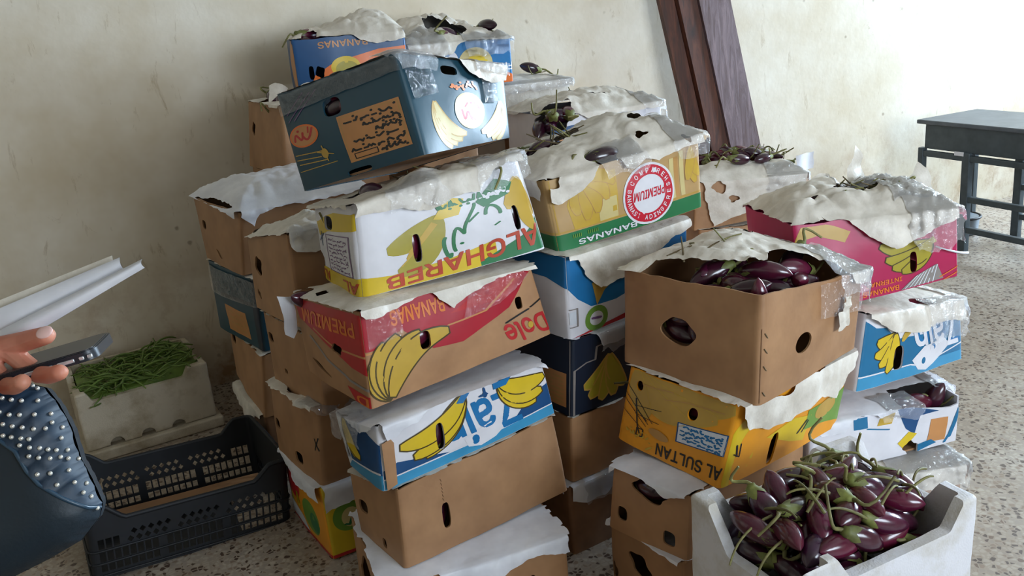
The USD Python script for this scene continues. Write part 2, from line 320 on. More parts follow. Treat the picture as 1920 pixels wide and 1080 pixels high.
def bunch(stem, tips, bows, w, lw=.045, asp=1.0):
    """Bananas of a bunch, each lying over the last, and the dark lines round them."""
    b = [crescent((stem[0] * asp, stem[1]), (t[0] * asp, t[1]), k, w) for t, k in zip(tips, bows)]; ln = Polygon()
    for x in b: ln = ln.difference(x).union(x.exterior.buffer(w * lw))
    return [affinity.scale(q, 1 / asp, 1, origin=(0, 0)) for q in (unary_union(b), ln)]
def squiggle(u0, v0, u1, v1, seed, w=.02, n=9):
    """A line of small joined script, too small in the photograph to read."""
    rs = np.random.default_rng(seed); u = np.linspace(u0, u1, n * 3); h = v1 - v0
    v = v0 + h * (.25 + .5 * rs.random(n * 3) * (rs.random(n * 3) > .45)); out = []
    k = 0
    while k < len(u) - 2:
        m = int(rs.integers(3, 8)); out.append(line(np.c_[u[k:k + m], v[k:k + m]], w) if len(u[k:k + m]) > 1 else Point(u[k], v[k]).buffer(w / 2)); k += m + 1
        out.append(Point(u[min(k, len(u) - 1)], v0 + h * (1.0 if rs.random() > .5 else 0)).buffer(w * .6))
    return unary_union(out)

# ------------------------------------------------------------------ cartons
class Carton:
    def __init__(s, key, name, label, cat='box', group=None, skin='kraft', holes=None, art=None, bulge=.008, dent=.006, seed=None, hole_ragged=.0, t=.005, top=None, floor=True, corner=.010, panels=('long_panel', 'end_panel'), rough_top=.003):
        (s.pos, yaw, (s.L, s.W, s.H), c8) = BOX[key]
        s.key, s.seed = key, seed if seed is not None else sum(map(ord, key)) % 97
        s.c8 = np.array(c8, float) / 1000; s.bulge, s.dent, s.corner, s.rough_top = bulge, dent, corner, rough_top
        s.yaw = math.radians(yaw); c, n = math.cos(s.yaw), math.sin(s.yaw)
        s.mx = np.array([[c, -n, 0, s.pos[0]], [n, c, 0, s.pos[1]], [0, 0, 1, s.pos[2]], [0, 0, 0, 1.0]])
        s.prim = thing(name, label, cat, matrix=s.mx, group=group)
        s.knots = np.array([0, s.L, s.L + s.W, 2 * s.L + s.W, 2 * (s.L + s.W)])
        s.side = {'front': (0, s.L), 'right': (1, s.W), 'back': (2, s.L), 'left': (3, s.W)}
        s.skin = skin
        holes = holes or {}; art = art or {}
        for sd in ('front', 'right', 'back', 'left'):
            i, ln = s.side[sd]; off = s.knots[i]
            p = (top or {}).get(sd)
            p = sbox(0, 0, ln, s.H) if p is None else affinity.scale(p, ln, s.H, origin=(0, 0))
            hs = [affinity.scale(h, ln, s.H, origin=(0, 0)) for h in holes.get(sd, [])]
            if hole_ragged: hs = [ragged(h, .008, hole_ragged, s.seed) for h in hs]
            hu = unary_union(hs) if hs else Polygon()
            if hs: p = p.difference(hu)
            xs, ys = s.grid(ln)
            uv, F = cut(p, xs, ys)
            m = thick(uv + [off, 0], F, lambda q, o: s.wall(q[:, 0], q[:, 1], o), t)
            pn = obj(panels[0] if sd in ('front', 'back') else panels[1], m, skin if isinstance(skin, str) else skin.get(sd, skin['all']), s.prim, smooth=40)
            for k, (nm, poly, col) in enumerate(art.get(sd, [])):
                q = affinity.scale(poly, ln, s.H, origin=(0, 0)).intersection(sbox(0.001, 0.001, ln - .001, s.H - .001))
                if hs: q = q.difference(hu)
                if q.is_empty: continue
                single = not nm.endswith(('lettering', 'line', 'print', 'outline', 'scrawl', 'barcode', 'emblem', 'ring', 'frame')) or nm == 'printed_line'
                for q in (list(q.geoms) if single and q.geom_type == 'MultiPolygon' else [q]):
                  uv, F = cut(q, xs, ys)
                  if len(F): obj(nm, trimesh.Trimesh(s.wall(uv[:, 0] + off, uv[:, 1], .0005 + .00016 * k), F, process=False), 'print_' + col, pn, smooth=True)
        if floor:
            g = np.linspace(0, 1, 5); a, b = np.meshgrid(g, g); a, b = a.ravel(), b.ravel()
            F = []
            for y in range(4):
                for x in range(4): i = y * 5 + x; F += [[i, i + 1, i + 6], [i, i + 6, i + 5]]
            uv = np.stack([a, b], 1) * .96 + .02
            m = thick(uv, np.array(F), lambda q, o: s.tri(q[:, 0], q[:, 1], np.full(len(q), .008 / s.H)) + [0, 0, o], .006)
            obj('bottom_panel', m, 'kraft' if skin != 'crate_plastic' else skin, s.prim)
    def grid(s, ln):
        e = [0, .005, .011, .02]; mid = np.arange(.045, ln - .03, .028)
        return np.array(e + list(mid) + [ln - x for x in e[::-1]]), np.linspace(0, s.H, 10)
    def tri(s, a, b, c):
        a, b, c = [np.asarray(x, float)[..., None] for x in (a, b, c)]; X = 0
        for i in range(8):
            X = X + (a if i & 4 else 1 - a) * (b if i & 2 else 1 - b) * (c if i & 1 else 1 - c) * s.c8[i]
        return X
    def foot(s, q):
        P = s.knots[-1]; q = np.mod(q, P)
        return np.stack([np.interp(q, s.knots, [0, 1, 1, 0, 0]), np.interp(q, s.knots, [0, 0, 1, 1, 0])], -1)
    def swell(s, q, v):
        P = s.knots[-1]; q = np.mod(q, P); i = np.clip(np.searchsorted(s.knots, q, 'right') - 1, 0, 3)
        ln = np.diff(s.knots)[i]; f = (q - s.knots[i]) / ln; h = np.clip(v / s.H, 0, 1)
        w = np.sin(np.pi * f) ** .8 * np.sin(np.pi * (.12 + .76 * h))
        k = meshkit.fbm(np.stack([q * 7, v * 8, 0 * q + s.seed], -1), 3, s.seed) - .5
        return s.bulge * w + s.dent * 2 * k * np.minimum(1, 6 * f * (1 - f) + .25)
    def wall(s, q, v, off):
        rc = s.corner; ks = np.linspace(-rc, rc, 7)
        p = np.mean([s.foot(q + k) for k in ks], 0)
        d = (s.foot(q + rc) - s.foot(q - rc)) * [s.L, s.W]
        n = np.stack([d[:, 1], -d[:, 0]], 1); n /= np.linalg.norm(n, axis=1, keepdims=True) + 1e-9
        vv = v + s.rough_top * (meshkit.noise(np.stack([q * 30, 0 * q, 0 * q + s.seed], -1)) - .5) * 2 * np.clip(v / s.H * 3 - 2, 0, 1)
        o = np.asarray(off) + s.swell(q, v)
        return s.tri(p[:, 0], p[:, 1], vv / s.H) + np.c_[n * o[:, None], 0 * o]
    def world(s, p):
        p = np.atleast_2d(p); return p @ s.mx[:3, :3].T + s.mx[:3, 3]
    # ---- the paper that lines and covers a carton
    def sheet_map(s, xy, off, dome, crumple, bumps=(), hi=0, seed=0):
        x, y = xy[:, 0], xy[:, 1]; L2, W2 = s.L / 2, s.W / 2
        cx, cy = np.clip(x, -L2, L2), np.clip(y, -W2, W2); d = np.hypot(x - cx, y - cy); out = d > 1e-6
        a, b = cx / s.L + .5, cy / s.W + .5
        edge = np.minimum(np.minimum(a, 1 - a) * s.L, np.minimum(b, 1 - b) * s.W)
        q3 = np.stack([x, y, 0 * x + seed * 1.3 + s.seed], -1)
        wq = q3 + .030 * (np.stack([meshkit.noise(q3 * 11, 7), meshkit.noise(q3 * 11 + 5, 8), 0 * x], -1) - .5)
        fold = lambda k, sd, wq=wq: np.abs(2 * meshkit.noise(wq * k + sd * 17.1, sd) - 1)
        cr = crumple * (.62 * fold(9, 1) + .55 * fold(19, 2) + .34 * fold(42, 3) + .16 * fold(85, 6) - .42) + hi * (fold(70, 4) + .6 * fold(130, 5) - .6)
        rise = 1 - np.exp(-edge / .055)
        h = dome * rise + .004
        for (bxx, byy, br, bh) in bumps: h = h + bh * np.exp(-((x - bxx) ** 2 + (y - byy) ** 2) / br ** 2)
        top = s.tri(a, b, np.ones(len(a))); z = np.zeros((len(a), 3)); z[:, 2] = h + cr * (.35 + .65 * rise) * (np.where(edge < .02, .6, .18) if dome < .02 and not len(bumps) else 1) + off
        P = top + z
        if out.any():
            n = np.stack([x - cx, y - cy], 1)[out] / d[out][:, None]
            # position along the loop, for the wall's swelling
            ao, bo = a[out], b[out]
            q = np.where(bo <= 1e-9, ao * s.L, np.where(ao >= 1 - 1e-9, s.L + bo * s.W, np.where(bo >= 1 - 1e-9, s.L + s.W + (1 - ao) * s.L, 2 * s.L + s.W + (1 - bo) * s.W)))
            do = d[out]; drop = np.maximum(0, do - .012); v = np.clip(s.H - drop, 0, s.H)
            base = s.tri(ao, bo, 1 - drop / s.H)
            o = off + .006 + np.maximum(s.swell(q, v), -.002) * np.clip(do / .03, 0, 1) + (np.maximum(cr[out], -.006) * .8 + .004) * np.clip(do / .02, .2, 1)
            o = np.maximum(o, .002) + .004 * np.clip(1 - do / .02, 0, 1) * 0
            base[:, :2] += n * (o + np.minimum(do, .006))[:, None]; base[:, 2] += (.004 + cr[out] * .35 + off) * np.clip(1 - do / .03, 0, 1)
            P[out] = base
        return P
    def liner(s, flaps=None, tears=(), dome=.03, crumple=.016, bumps=(), m='paper', seed=0, part='paper_liner', inset=0, step=.011, label=None, keep=None, amp=.0045):
        """flaps: side -> [(u, length)] of the overhang; tears: shapes cut away, in plan coordinates."""
        L2, W2 = s.L / 2, s.W / 2; poly = [sbox(-L2, -W2, L2, W2)]
        for sd, fl in (flaps or {}).items():
            u = np.array([f[0] for f in fl]); l = np.array([f[1] for f in fl])
            if sd == 'front': e = [(-L2 + k * s.L, -W2) for k in u]; o = [(-L2 + k * s.L, -W2 - x) for k, x in zip(u, l)]
            if sd == 'back': e = [(L2 - k * s.L, W2) for k in u]; o = [(L2 - k * s.L, W2 + x) for k, x in zip(u, l)]
            if sd == 'left': e = [(-L2, W2 - k * s.W) for k in u]; o = [(-L2 - x, W2 - k * s.W) for k, x in zip(u, l)]
            if sd == 'right': e = [(L2, -W2 + k * s.W) for k in u]; o = [(L2 + x, -W2 + k * s.W) for k, x in zip(u, l)]
            e = [(np.clip(x, -L2, L2) , np.clip(y, -W2, W2)) for x, y in e]
            ins = [(x * .98, y * .98) for x, y in e]
            poly.append(Polygon(ins + o[::-1]).buffer(0))
        p = ragged(unary_union(poly), amp=amp, seed=s.seed + seed)
        if tears: p = p.difference(unary_union([ragged(t, .008, .003, s.seed + i) for i, t in enumerate(tears)]))
        if keep is not None: p = p.intersection(keep)
        b = p.bounds; uv, F = cut(p, np.arange(b[0], b[2], step), np.arange(b[1], b[3], step))
        v = s.sheet_map(uv, 0.0, dome, crumple, bumps, 0, seed)
        s.last = (dome, crumple, bumps, seed)
        return obj(part, trimesh.Trimesh(v, F, process=False), m, s.prim, smooth=38, label=label)
    def film(s, *polys, off=.005, hi=.004, m='stretch_film', part='stretch_film', dome=None, step=.007):
        """Clear wrap over the paper and the upper walls; polys in plan coordinates."""
        dm, cr, bp, sd = getattr(s, 'last', (.01, .008, (), 0))
        for i, p in enumerate(polys):
            p = ragged(p, .025, .012, s.seed + 31 + i); p = ragged(p, .008, .004, s.seed + 61 + i); b = p.bounds
            uv, F = cut(p, np.arange(b[0], b[2], step), np.arange(b[1], b[3], step))
            v = s.sheet_map(uv, off, dm, cr, bp, hi, sd)
            obj(part, trimesh.Trimesh(v, F, process=False), m, s.prim, smooth=50)
    def tape(s, sd, *polys, m='packing_tape'):
        """Flat strips of clear tape on a panel (0..1 square)."""
        i, ln = s.side[sd]; xs, ys = s.grid(ln)
        for p in polys:
            q = affinity.scale(p, ln, s.H, origin=(0, 0)); uv, F = cut(q, np.arange(q.bounds[0], q.bounds[2], .01), np.arange(q.bounds[1], q.bounds[3], .01))
            w = s.wall(uv[:, 0] + s.knots[i], uv[:, 1], .005 + .003 * meshkit.fbm(np.c_[uv * 60, uv[:, :1] * 0 + s.seed], 2))
            obj('clear_tape', trimesh.Trimesh(w, F, process=False), m, s.prim, smooth=True)
    def on_top(s, x, y, dz=0):
        dm, cr, bp, sd = getattr(s, 'last', (0, 0, (), 0))
        p = s.sheet_map(np.array([[x, y]]), 0.0, dm, 0, bp, 0, sd)[0]; p[2] += dz
        return s.world(p)[0]
    def on_wall(s, sd, u, v, off):
        i, ln = s.side[sd]; return s.world(s.wall(np.array([u * ln + s.knots[i]]), np.array([v * s.H]), off))[0]

# ------------------------------------------------------------------ eggplants and beans
EGG = []
def make_eggplant(k, length, r, bend, stem_len, mtx, label, group):
    t = thing('eggplant', label, 'eggplant', matrix=mtx, group=group)
    n = 16; u = np.linspace(0, 1, n)
    prof = r * (np.sin(np.pi * np.clip(u, 0, 1) ** .85) ** .62) * (.80 + .32 * u); prof[0] = r * .34; prof[-1] = r * .05
    x = (u - .5) * length; z = bend * length * (1 - (2 * u - 1) ** 2)
    pts = np.c_[x, 0 * u, z]
    obj('body', tube(pts, np.maximum(prof, .0008), 14), 'eggplant_skin', t, smooth=True)
    # calyx: a cap of pointed lobes
    g = np.arange(20); lob = .5 + .5 * np.cos(g / 20 * 2 * np.pi * 5); ang = g / 20 * 2 * np.pi
    V = [pts[0] + [-.006, 0, 0]]; F = []
    rings = [(0.0, 1.20, 0), (.05, 1.06, 0), (.13, 1.03, .6), (.17, 1.02, 1.0)]
    for (du, k2, lw) in rings:
        uu = np.clip(du + lw * lob * (.17 if k % 2 else .13) - (0 if lw == 0 else .03), 0, .6)
        rr = np.interp(uu, u, prof) * k2 + .0012; cx = np.interp(uu, u, x); cz = np.interp(uu, u, z)
        V += [np.array([cx[i], rr[i] * math.cos(ang[i]), cz[i] + rr[i] * math.sin(ang[i])]) for i in range(20)]
    for i in range(20): F.append([0, 1 + (i + 1) % 20, 1 + i])
    for j in range(3):
        for i in range(20):
            a, b = 1 + j * 20 + i, 1 + j * 20 + (i + 1) % 20; F += [[a, b, b + 20], [a, b + 20, a + 20]]
    obj('calyx', trimesh.Trimesh(np.array(V), np.array(F)[:, ::-1], process=False), 'calyx_green', t, smooth=True)
    rs = np.random.default_rng(k); c = pts[0]
    sp = spline([c + [.004, 0, 0], c + [-stem_len * .35, rs.normal(0, .006), .004], c + [-stem_len * .75, rs.normal(0, .016), rs.normal(.006, .01)], c + [-stem_len, rs.normal(0, .03), rs.normal(.012, .016)]], 9)
    obj('stem', tube(sp, np.linspace(.0050, .0030, 9), 7), 'stem_green', t, smooth=True)
    EGG.append(t); return t
EGG_KINDS = [(.128, .0270, .05, .055), (.134, .0290, .08, .070), (.116, .0285, .03, .055), (.140, .0262, .12, .075), (.120, .0305, .04, .045), (.132, .0280, -.05, .065), (.108, .0262, .02, .085)]
def basis(dirx, roll):
    x = np.array(dirx, float); x /= np.linalg.norm(x); y = np.cross([0, 0, 1.0], x)
    y = y / np.linalg.norm(y) if np.linalg.norm(y) > 1e-3 else np.array([0, 1.0, 0]); z = np.cross(x, y)
    c, s = math.cos(roll), math.sin(roll)
    return np.stack([x, c * y + s * z, -s * y + c * z], 1)
def eggplant(pos, dirx, roll, k, label, group, scale=1.0):
    m = np.eye(4); m[:3, :3] = basis(dirx, roll) * scale; m[:3, 3] = pos
    if k >= len(EGG): raise IndexError(k)
    return copy_of(EGG[k], 'eggplant', label, 'eggplant', m, group)

# measured cartons: base centre, turn about z in degrees, length x width x height, and the eight corners in millimetres (crushed and leaning as they stand)
BOX = {
    's1a':((0.686,-2.092,0.000),-3.0,(0.50,0.39,0.25),[[-249,-196,0],[-249,-197,246],[-249,196,1],[-249,195,248],[249,-196,-1],[249,-197,245],[249,196,0],[249,195,247]]),
    's1b':((0.730,-2.060,0.256),11.9,(0.52,0.26,0.23),[[-266,-124,2],[-262,-126,228],[-260,131,-7],[-271,124,183],[271,-138,8],[251,-120,243],[263,128,3],[251,133,222]]),
    's1c':((0.712,-2.055,0.488),11.5,(0.52,0.26,0.18),[[-271,-121,-3],[-266,-124,174],[-250,114,-29],[-267,119,129],[272,-133,22],[247,-123,177],[267,124,3],[252,130,167]]),
    's1d':((0.710,-1.939,0.685),11.0,(0.53,0.39,0.24),[[-271,-191,0],[-265,-183,252],[-266,194,-10],[-273,200,214],[293,-201,39],[255,-182,240],[274,191,5],[259,202,228]]),
    's1e':((0.775,-1.890,0.935),3.1,(0.50,0.38,0.24),[[-270,-180,5],[-258,-175,237],[-254,191,-29],[-253,192,178],[264,-196,30],[219,-152,290],[253,190,-1],[235,211,234]]),
    'teal':((0.800,-1.715,1.184),28.3,(0.40,0.50,0.25),[[-197,-244,73],[-184,-172,324],[-198,237,-47],[-180,310,221],[194,-229,53],[220,-204,249],[200,240,-71],[222,293,167]]),
    's0d':((0.591,-0.843,0.001),5.0,(0.50,0.39,0.25),[[-250,-195,0],[-250,-195,251],[-250,195,0],[-250,195,251],[250,-195,0],[250,-195,251],[250,195,0],[250,195,251]]),
    's0c':((0.595,-0.845,0.257),6.2,(0.50,0.40,0.24),[[-260,-197,-11],[-237,-216,230],[-246,206,31],[-243,192,253],[244,-198,-12],[258,-212,229],[252,204,18],[252,193,243]]),
    's0b':((0.590,-0.832,0.504),14.9,(0.50,0.39,0.27),[[-254,-195,-3],[-244,-203,264],[-251,197,4],[-249,196,272],[248,-196,-5],[254,-202,261],[250,197,1],[251,196,268]]),
    's0a':((0.585,-0.811,0.776),13.3,(0.50,0.39,0.24),[[-260,-186,4],[-244,-208,226],[-248,193,1],[-254,196,241],[245,-190,2],[255,-203,231],[252,194,1],[249,195,241]]),
    's0z':((0.868,-0.443,1.036),9.3,(0.50,0.39,0.27),[[-258,-189,4],[-237,-202,269],[-264,206,7],[-232,184,271],[250,-195,-4],[253,-196,262],[241,201,0],[262,188,264]]),
    's0y':((1.041,-0.430,1.335),-9.0,(0.5, 0.36, 0.2),[[-250, -180, 0], [-250, -180, 200], [-250, 180, 0], [-250, 180, 200], [192, -180, 0], [192, -180, 200], [192, 180, 0], [192, 180, 200]]),
    's0x':((1.464,-0.272,1.265),3.8,(0.50,0.50,0.21),[[-249,-248,6],[-250,-253,203],[-250,250,1],[-250,249,212],[253,-247,9],[250,-255,197],[252,251,6],[250,247,203]]),
    'b_e':((0.638,-1.493,-0.000),6.5,(0.50,0.37,0.25),[[-250,-184,3],[-253,-177,252],[-250,184,-6],[-252,191,242],[250,-184,6],[247,-177,254],[250,184,-3],[249,190,244]]),
    'b_d':((0.634,-1.473,0.247),10.3,(0.50,0.38,0.25),[[-259,-182,8],[-238,-185,267],[-254,190,-3],[-244,189,241],[245,-185,-1],[259,-185,254],[248,189,-10],[256,190,236]]),
    'b_c':((0.662,-1.475,0.493),11.3,(0.50,0.39,0.24),[[-249,-194,0],[-250,-195,237],[-249,193,-3],[-249,193,235],[249,-194,1],[249,-194,240],[249,194,0],[249,193,238]]),
    'b_b':((0.650,-1.437,0.736),8.7,(0.50,0.38,0.25),[[-249,-188,20],[-240,-173,295],[-255,194,-5],[-246,193,227],[250,-192,5],[257,-177,275],[248,193,-9],[253,196,229]]),
    'm_e':((1.278,-1.852,-0.000),8.4,(0.50,0.39,0.23),[[-250,-195,-1],[-255,-194,231],[-250,195,-2],[-254,196,231],[250,-195,2],[247,-194,234],[250,195,1],[249,195,235]]),
    'm_d':((1.290,-1.842,0.234),9.8,(0.50,0.39,0.22),[[-252,-192,5],[-247,-199,215],[-251,197,4],[-248,192,219],[249,-193,2],[251,-198,216],[250,195,0],[250,194,221]]),
    'm_c':((1.292,-1.846,0.454),11.5,(0.50,0.39,0.24),[[-255,-191,1],[-244,-200,235],[-253,197,3],[-246,191,238],[247,-193,-2],[254,-199,233],[250,195,0],[251,194,236]]),
    'm_b':((1.289,-1.845,0.691),11.6,(0.49, 0.39, 0.25),[[-244, -196, 2], [-243, -196, 240], [-245, 194, 3], [-244, 194, 240], [242, -194, -7], [246, -195, 249], [244, 195, -4], [248, 194, 253]]),
    'm_a':((1.342,-1.839,0.952),1.2,(0.51,0.39,0.22),[[-250,-195,-19],[-282,-194,188],[-252,195,-22],[-279,196,189],[251,-192,28],[240,-197,246],[252,197,26],[237,194,244]]),
    'n_a':((1.802,-0.978,0.952),0.1,(0.50,0.39,0.24),[[-249,-195,0],[-251,-195,236],[-250,195,0],[-250,195,236],[252,-196,1],[248,-195,235],[251,195,1],[249,195,236]]),
    'foil':((1.814,-0.211,1.107),1.8,(0.50,0.39,0.16),[[-247,-188,23],[-250,-198,145],[-250,194,0],[-250,194,157],[255,-183,38],[250,-201,138],[253,201,23],[250,190,145]]),
    'rb_a':((2.849,-0.649,0.496),-22.9,(0.52,0.39,0.23),[[-270,-197,-9],[-257,-198,224],[-265,194,-4],[-260,193,231],[258,-183,39],[280,-200,224],[258,202,26],[271,191,230]]),
    'r1d':((1.352,-2.377,-0.001),6.3,(0.50,0.31,0.22),[[-250,-153,1],[-251,-148,230],[-250,153,-2],[-249,152,211],[250,-153,2],[249,-149,229],[250,153,-1],[250,153,216]]),
    'r1c':((1.344,-2.367,0.218),14.2,(0.50,0.27,0.20),[[-256,-131,6],[-248,-139,198],[-257,141,-1],[-243,126,188],[249,-134,2],[253,-138,197],[248,139,-2],[256,131,191]]),
    'r1b':((1.439,-2.355,0.418),13.3,(0.50,0.38,0.22),[[-274,-171,5],[-233,-205,226],[-258,200,15],[-228,170,226],[234,-179,-8],[261,-201,215],[244,197,1],[264,177,218]]),
    'r1a':((1.458,-2.361,0.645),15.2,(0.45,0.43,0.25),[[-230,-216,-2],[-216,-216,273],[-229,217,4],[-219,213,264],[227,-212,5],[230,-225,224],[226,218,-1],[233,212,244]]),
    'r2d':((1.885,-2.342,0.000),-17.2,(0.5, 0.39, 0.24),[[-195, -196, 0], [-195, -197, 240], [-195, 196, 1], [-195, 195, 243], [250, -196, -1], [250, -198, 237], [250, 196, 0], [250, 195, 240]]),
    'r2c':((1.915,-2.296,0.246),-9.5,(0.50,0.39,0.20),[[-247,-193,6],[-255,-202,181],[-249,195,1],[-250,194,205],[254,-192,12],[241,-206,166],[252,197,9],[244,188,183]]),
    'r2b':((1.993,-2.250,0.462),7.7,(0.49,0.39,0.22),[[-249,-192,31],[-217,-194,253],[-247,197,23],[-219,197,245],[259,-201,-14],[247,-187,180],[254,191,-24],[256,201,182]]),
    'r2a':((1.956,-2.223,0.692),-20.6,(0.52, 0.39, 0.25),[[-208, -212, 14], [-226, -178, 266], [-208, 180, 14], [-226, 208, 240], [264, -181, 69], [244, -184, 269], [262, 203, 32], [243, 207, 253]]),
    'foamu':((1.293,-2.861,-0.000),4.4,(0.50,0.35,0.24),[[-250,-175,0],[-250,-175,243],[-250,175,0],[-250,175,243],[250,-175,0],[250,-175,243],[250,175,0],[250,175,243]]),
    'foamf':((1.294,-2.863,0.239),1.4,(0.49,0.35,0.27),[[-247,-174,-3],[-249,-177,269],[-246,173,-1],[-247,170,272],[244,-174,-2],[242,-175,271],[248,174,6],[248,172,281]]),
    'foaml':((-0.034,-0.287,-0.000),6.0,(0.51,0.42,0.27),[[-256,-208,-1],[-254,-219,245],[-256,208,5],[-255,207,279],[256,-208,-5],[257,-224,226],[256,208,1],[256,210,279]]),
    'crate':((0.023,-1.205,0.000),4.1,(0.62,0.41,0.24),[[-310,-204,15],[-292,-208,256],[-310,204,16],[-306,208,257],[310,-204,-16],[332,-210,224],[310,204,-15],[309,211,227]]),
    'h0':((0.862,-0.335,0.000),9.5,(0.5, 0.36, 1.03),[[-250, -145, 0], [-250, -145, 1030], [-250, 145, 0], [-250, 145, 1030], [250, -145, 0], [250, -145, 1030], [250, 145, 0], [250, 145, 1030]]),
    'q1':((1.390,-0.272,0.000),3.8,(0.5, 0.44, 1.262),[[-135, -220, 0], [-135, -220, 1262], [-135, 220, 0], [-135, 220, 1262], [135, -220, 0], [135, -220, 1262], [135, 220, 0], [135, 220, 1262]]),
    'q2':((2.00,-.211,0),1.8,(0.24,0.36,1.1),[[-120, -180, 0], [-120, -180, 1100], [-120, 180, 0], [-120, 180, 1100], [120, -180, 0], [120, -180, 1100], [120, 180, 0], [120, 180, 1100]]),
    'h2':((1.8, -0.972, 0),0,(0.5, 0.39, 0.945),[[-250, -195, 0], [-250, -195, 945], [-250, 195, 0], [-250, 195, 945], [250, -195, 0], [250, -195, 945], [250, 195, 0], [250, 195, 945]]),
    'h3':((2.845, -0.646, 0),-20,(0.5, 0.39, 0.49),[[-250, -195, 0], [-250, -195, 490], [-250, 195, 0], [-250, 195, 490], [250, -195, 0], [250, -195, 490], [250, 195, 0], [250, 195, 490]]),
}

# ------------------------------------------------------------------ the room
def struct(name, mesh, m, label=None):
    p = obj(name, mesh, m, smooth=False); tag(p, label, None, None, 'structure'); return p
def wall_with_opening(name, axis, lo, hi, at_, t, o0, o1, z0, z1):
    """A wall along x (axis 0) or y (axis 1) from lo to hi with one opening, out of view."""
    def b(a0, a1, c0, c1): return bx(a0, a1, at_, at_ + t, c0, c1) if axis == 0 else bx(at_, at_ + t, a0, a1, c0, c1)
    return struct(name, join(b(lo, o0, 0, CZ), b(o1, hi, 0, CZ), b(o0, o1, 0, z0), b(o0, o1, z1, CZ)), 'wall_plaster')
struct('floor', bx(LX - .15, RX + .15, FY - .15, .15, -.15, 0), 'terrazzo')
struct('wall_back', bx(LX - .15, RX + .15, 0, .15, 0, CZ), 'wall_plaster')
struct('ceiling', bx(LX - .15, RX + .15, FY - .15, .15, CZ, CZ + .15), 'ceiling_paint')
struct('wall_left', bx(LX - .15, LX, FY, 0, 0, CZ), 'wall_plaster')
wall_with_opening('wall_right', 1, FY, 0, RX, .15, -2.75, -.15, 1.15, 2.75)
wall_with_opening('wall_front', 0, LX, RX, FY - .15, .15, 1.2, 4.0, 1.1, 2.6)
def window(n, axis, a0, a1, p, z0, z1):
    w = UsdGeom.Xform.Define(stage, '/World/window_%d' % n).GetPrim(); tag(w, kind='structure')
    def b(u0, u1, c0, c1, q=.05): return bx(u0, u1, p - q / 2, p + q / 2, c0, c1) if axis == 0 else bx(p - q / 2, p + q / 2, u0, u1, c0, c1)
    f = .05; mid = (a0 + a1) / 2
    obj('window_frame', join(b(a0, a1, z0, z0 + f), b(a0, a1, z1 - f, z1), b(a0, a0 + f, z0, z1), b(a1 - f, a1, z0, z1), b(mid - f / 2, mid + f / 2, z0, z1)), 'window_paint', w)
    for u0, u1 in ((a0 + f, mid - f / 2), (mid + f / 2, a1 - f)): obj('pane', b(u0, u1, z0 + f, z1 - f, .006), 'window_glass', w)
window(1, 1, -2.65, -.45, RX + .08, 1.2, 2.7)  # unseen frame and panes in front of the side light
window(2, 0, 2.4, 4.8, FY - .08, 1.0, 2.5)  # unseen, behind the camera, goes with the light on the box fronts

# ------------------------------------------------------------------ desk, boards, pot
d = thing('desk', 'grey painted school desk standing against the back wall beyond the boxes', 'desk', (4.45, -.34, 0))
obj('desk_top', from_m3(rbox(0, .52, -1.42, 0, .725, .75, .006)), 'desk_top_paint', d, smooth=30)
obj('drawer_box', from_m3(rbox(.02, .50, -1.36, -.05, .58, .726, .004)), 'desk_paint', d, smooth=30)
for x in (.0, .46):
    for y, w in ((-.05, .034), (-.36, .048), (-1.06, .034), (-1.38, .034)):
        lx = x + .0
        obj('leg', from_m3(m3.Manifold.batch_hull([rbox(lx, lx + .04, y - w / 2, y + w / 2, .0, .02, .004, 8), rbox(lx + .0, lx + .04, y - w / 2 + .012, y + w / 2 + .012, .56, .585, .004, 8)])), 'desk_paint', d, smooth=30)
    for z, y0 in ((.535, -.02), (.30, -.34), (.12, -.34)):
        obj('rail', from_m3(rbox(x + .004, x + .036, -1.40, y0, z, z + .034, .004)), 'desk_paint', d, smooth=30)
obj('sticker', bx(-.0015, .002, -.335, -.275, .565, .588), 'paper_white', d, label='small torn white sticker')
p = thing('pot', 'round grey metal pot with a dark rim on the floor under the desk', 'pot', (4.80, -.42, 0))
prof = np.array([[.0, .0], [.085, .0], [.098, .012], [.104, .10], [.110, .104], [.110, .112], [.100, .112], [.092, .02], [.0, .016]])
obj('bowl', trimesh.creation.revolve(prof, sections=36), 'pot_metal', p, smooth=40)
g = np.linspace(0, 2 * np.pi, 41); obj('rim', tube(np.c_[.108 * np.cos(g), .108 * np.sin(g), 0 * g + .112], .008, 8, False), 'black_rubber', p, smooth=True)
obj('lid', trimesh.creation.revolve(np.array([[0, .122], [.05, .121], [.100, .114], [.100, .110], [0, .112]]), sections=32), 'pot_metal', p, smooth=40)

def plank(label, x0, w, t, yb, lean, face, edge, ztop=2.45, ybase=-.26):
    """A board leaning on the wall and a little to one side."""
    pr = thing('wooden_board', label, 'board', (x0, 0, 0), group=None)
    n = 14; z = np.linspace(0, ztop, n); V = []; k = meshkit.fbm(np.c_[z * 1.5, 0 * z + x0, 0 * z], 2) - .5
    for i in range(n):
        cx = -lean * z[i] + .012 * k[i]; cy = ybase * (1 - z[i] / ztop) - .012 + yb
        V += [[cx, cy - t, z[i]], [cx + w, cy - t - .006, z[i]], [cx + w, cy, z[i]], [cx, cy, z[i]]]
    V = np.array(V); F = []
    for i in range(n - 1):
        for j in range(4): a, b = i * 4 + j, i * 4 + (j + 1) % 4; F += [[a, b, b + 4], [a, b + 4, a + 4]]
    F += [[0, 2, 1], [0, 3, 2], [(n - 1) * 4, (n - 1) * 4 + 1, (n - 1) * 4 + 2], [(n - 1) * 4, (n - 1) * 4 + 2, (n - 1) * 4 + 3]]
    obj('board', trimesh.Trimesh(V, np.array(F), process=False), face, pr)
    return pr
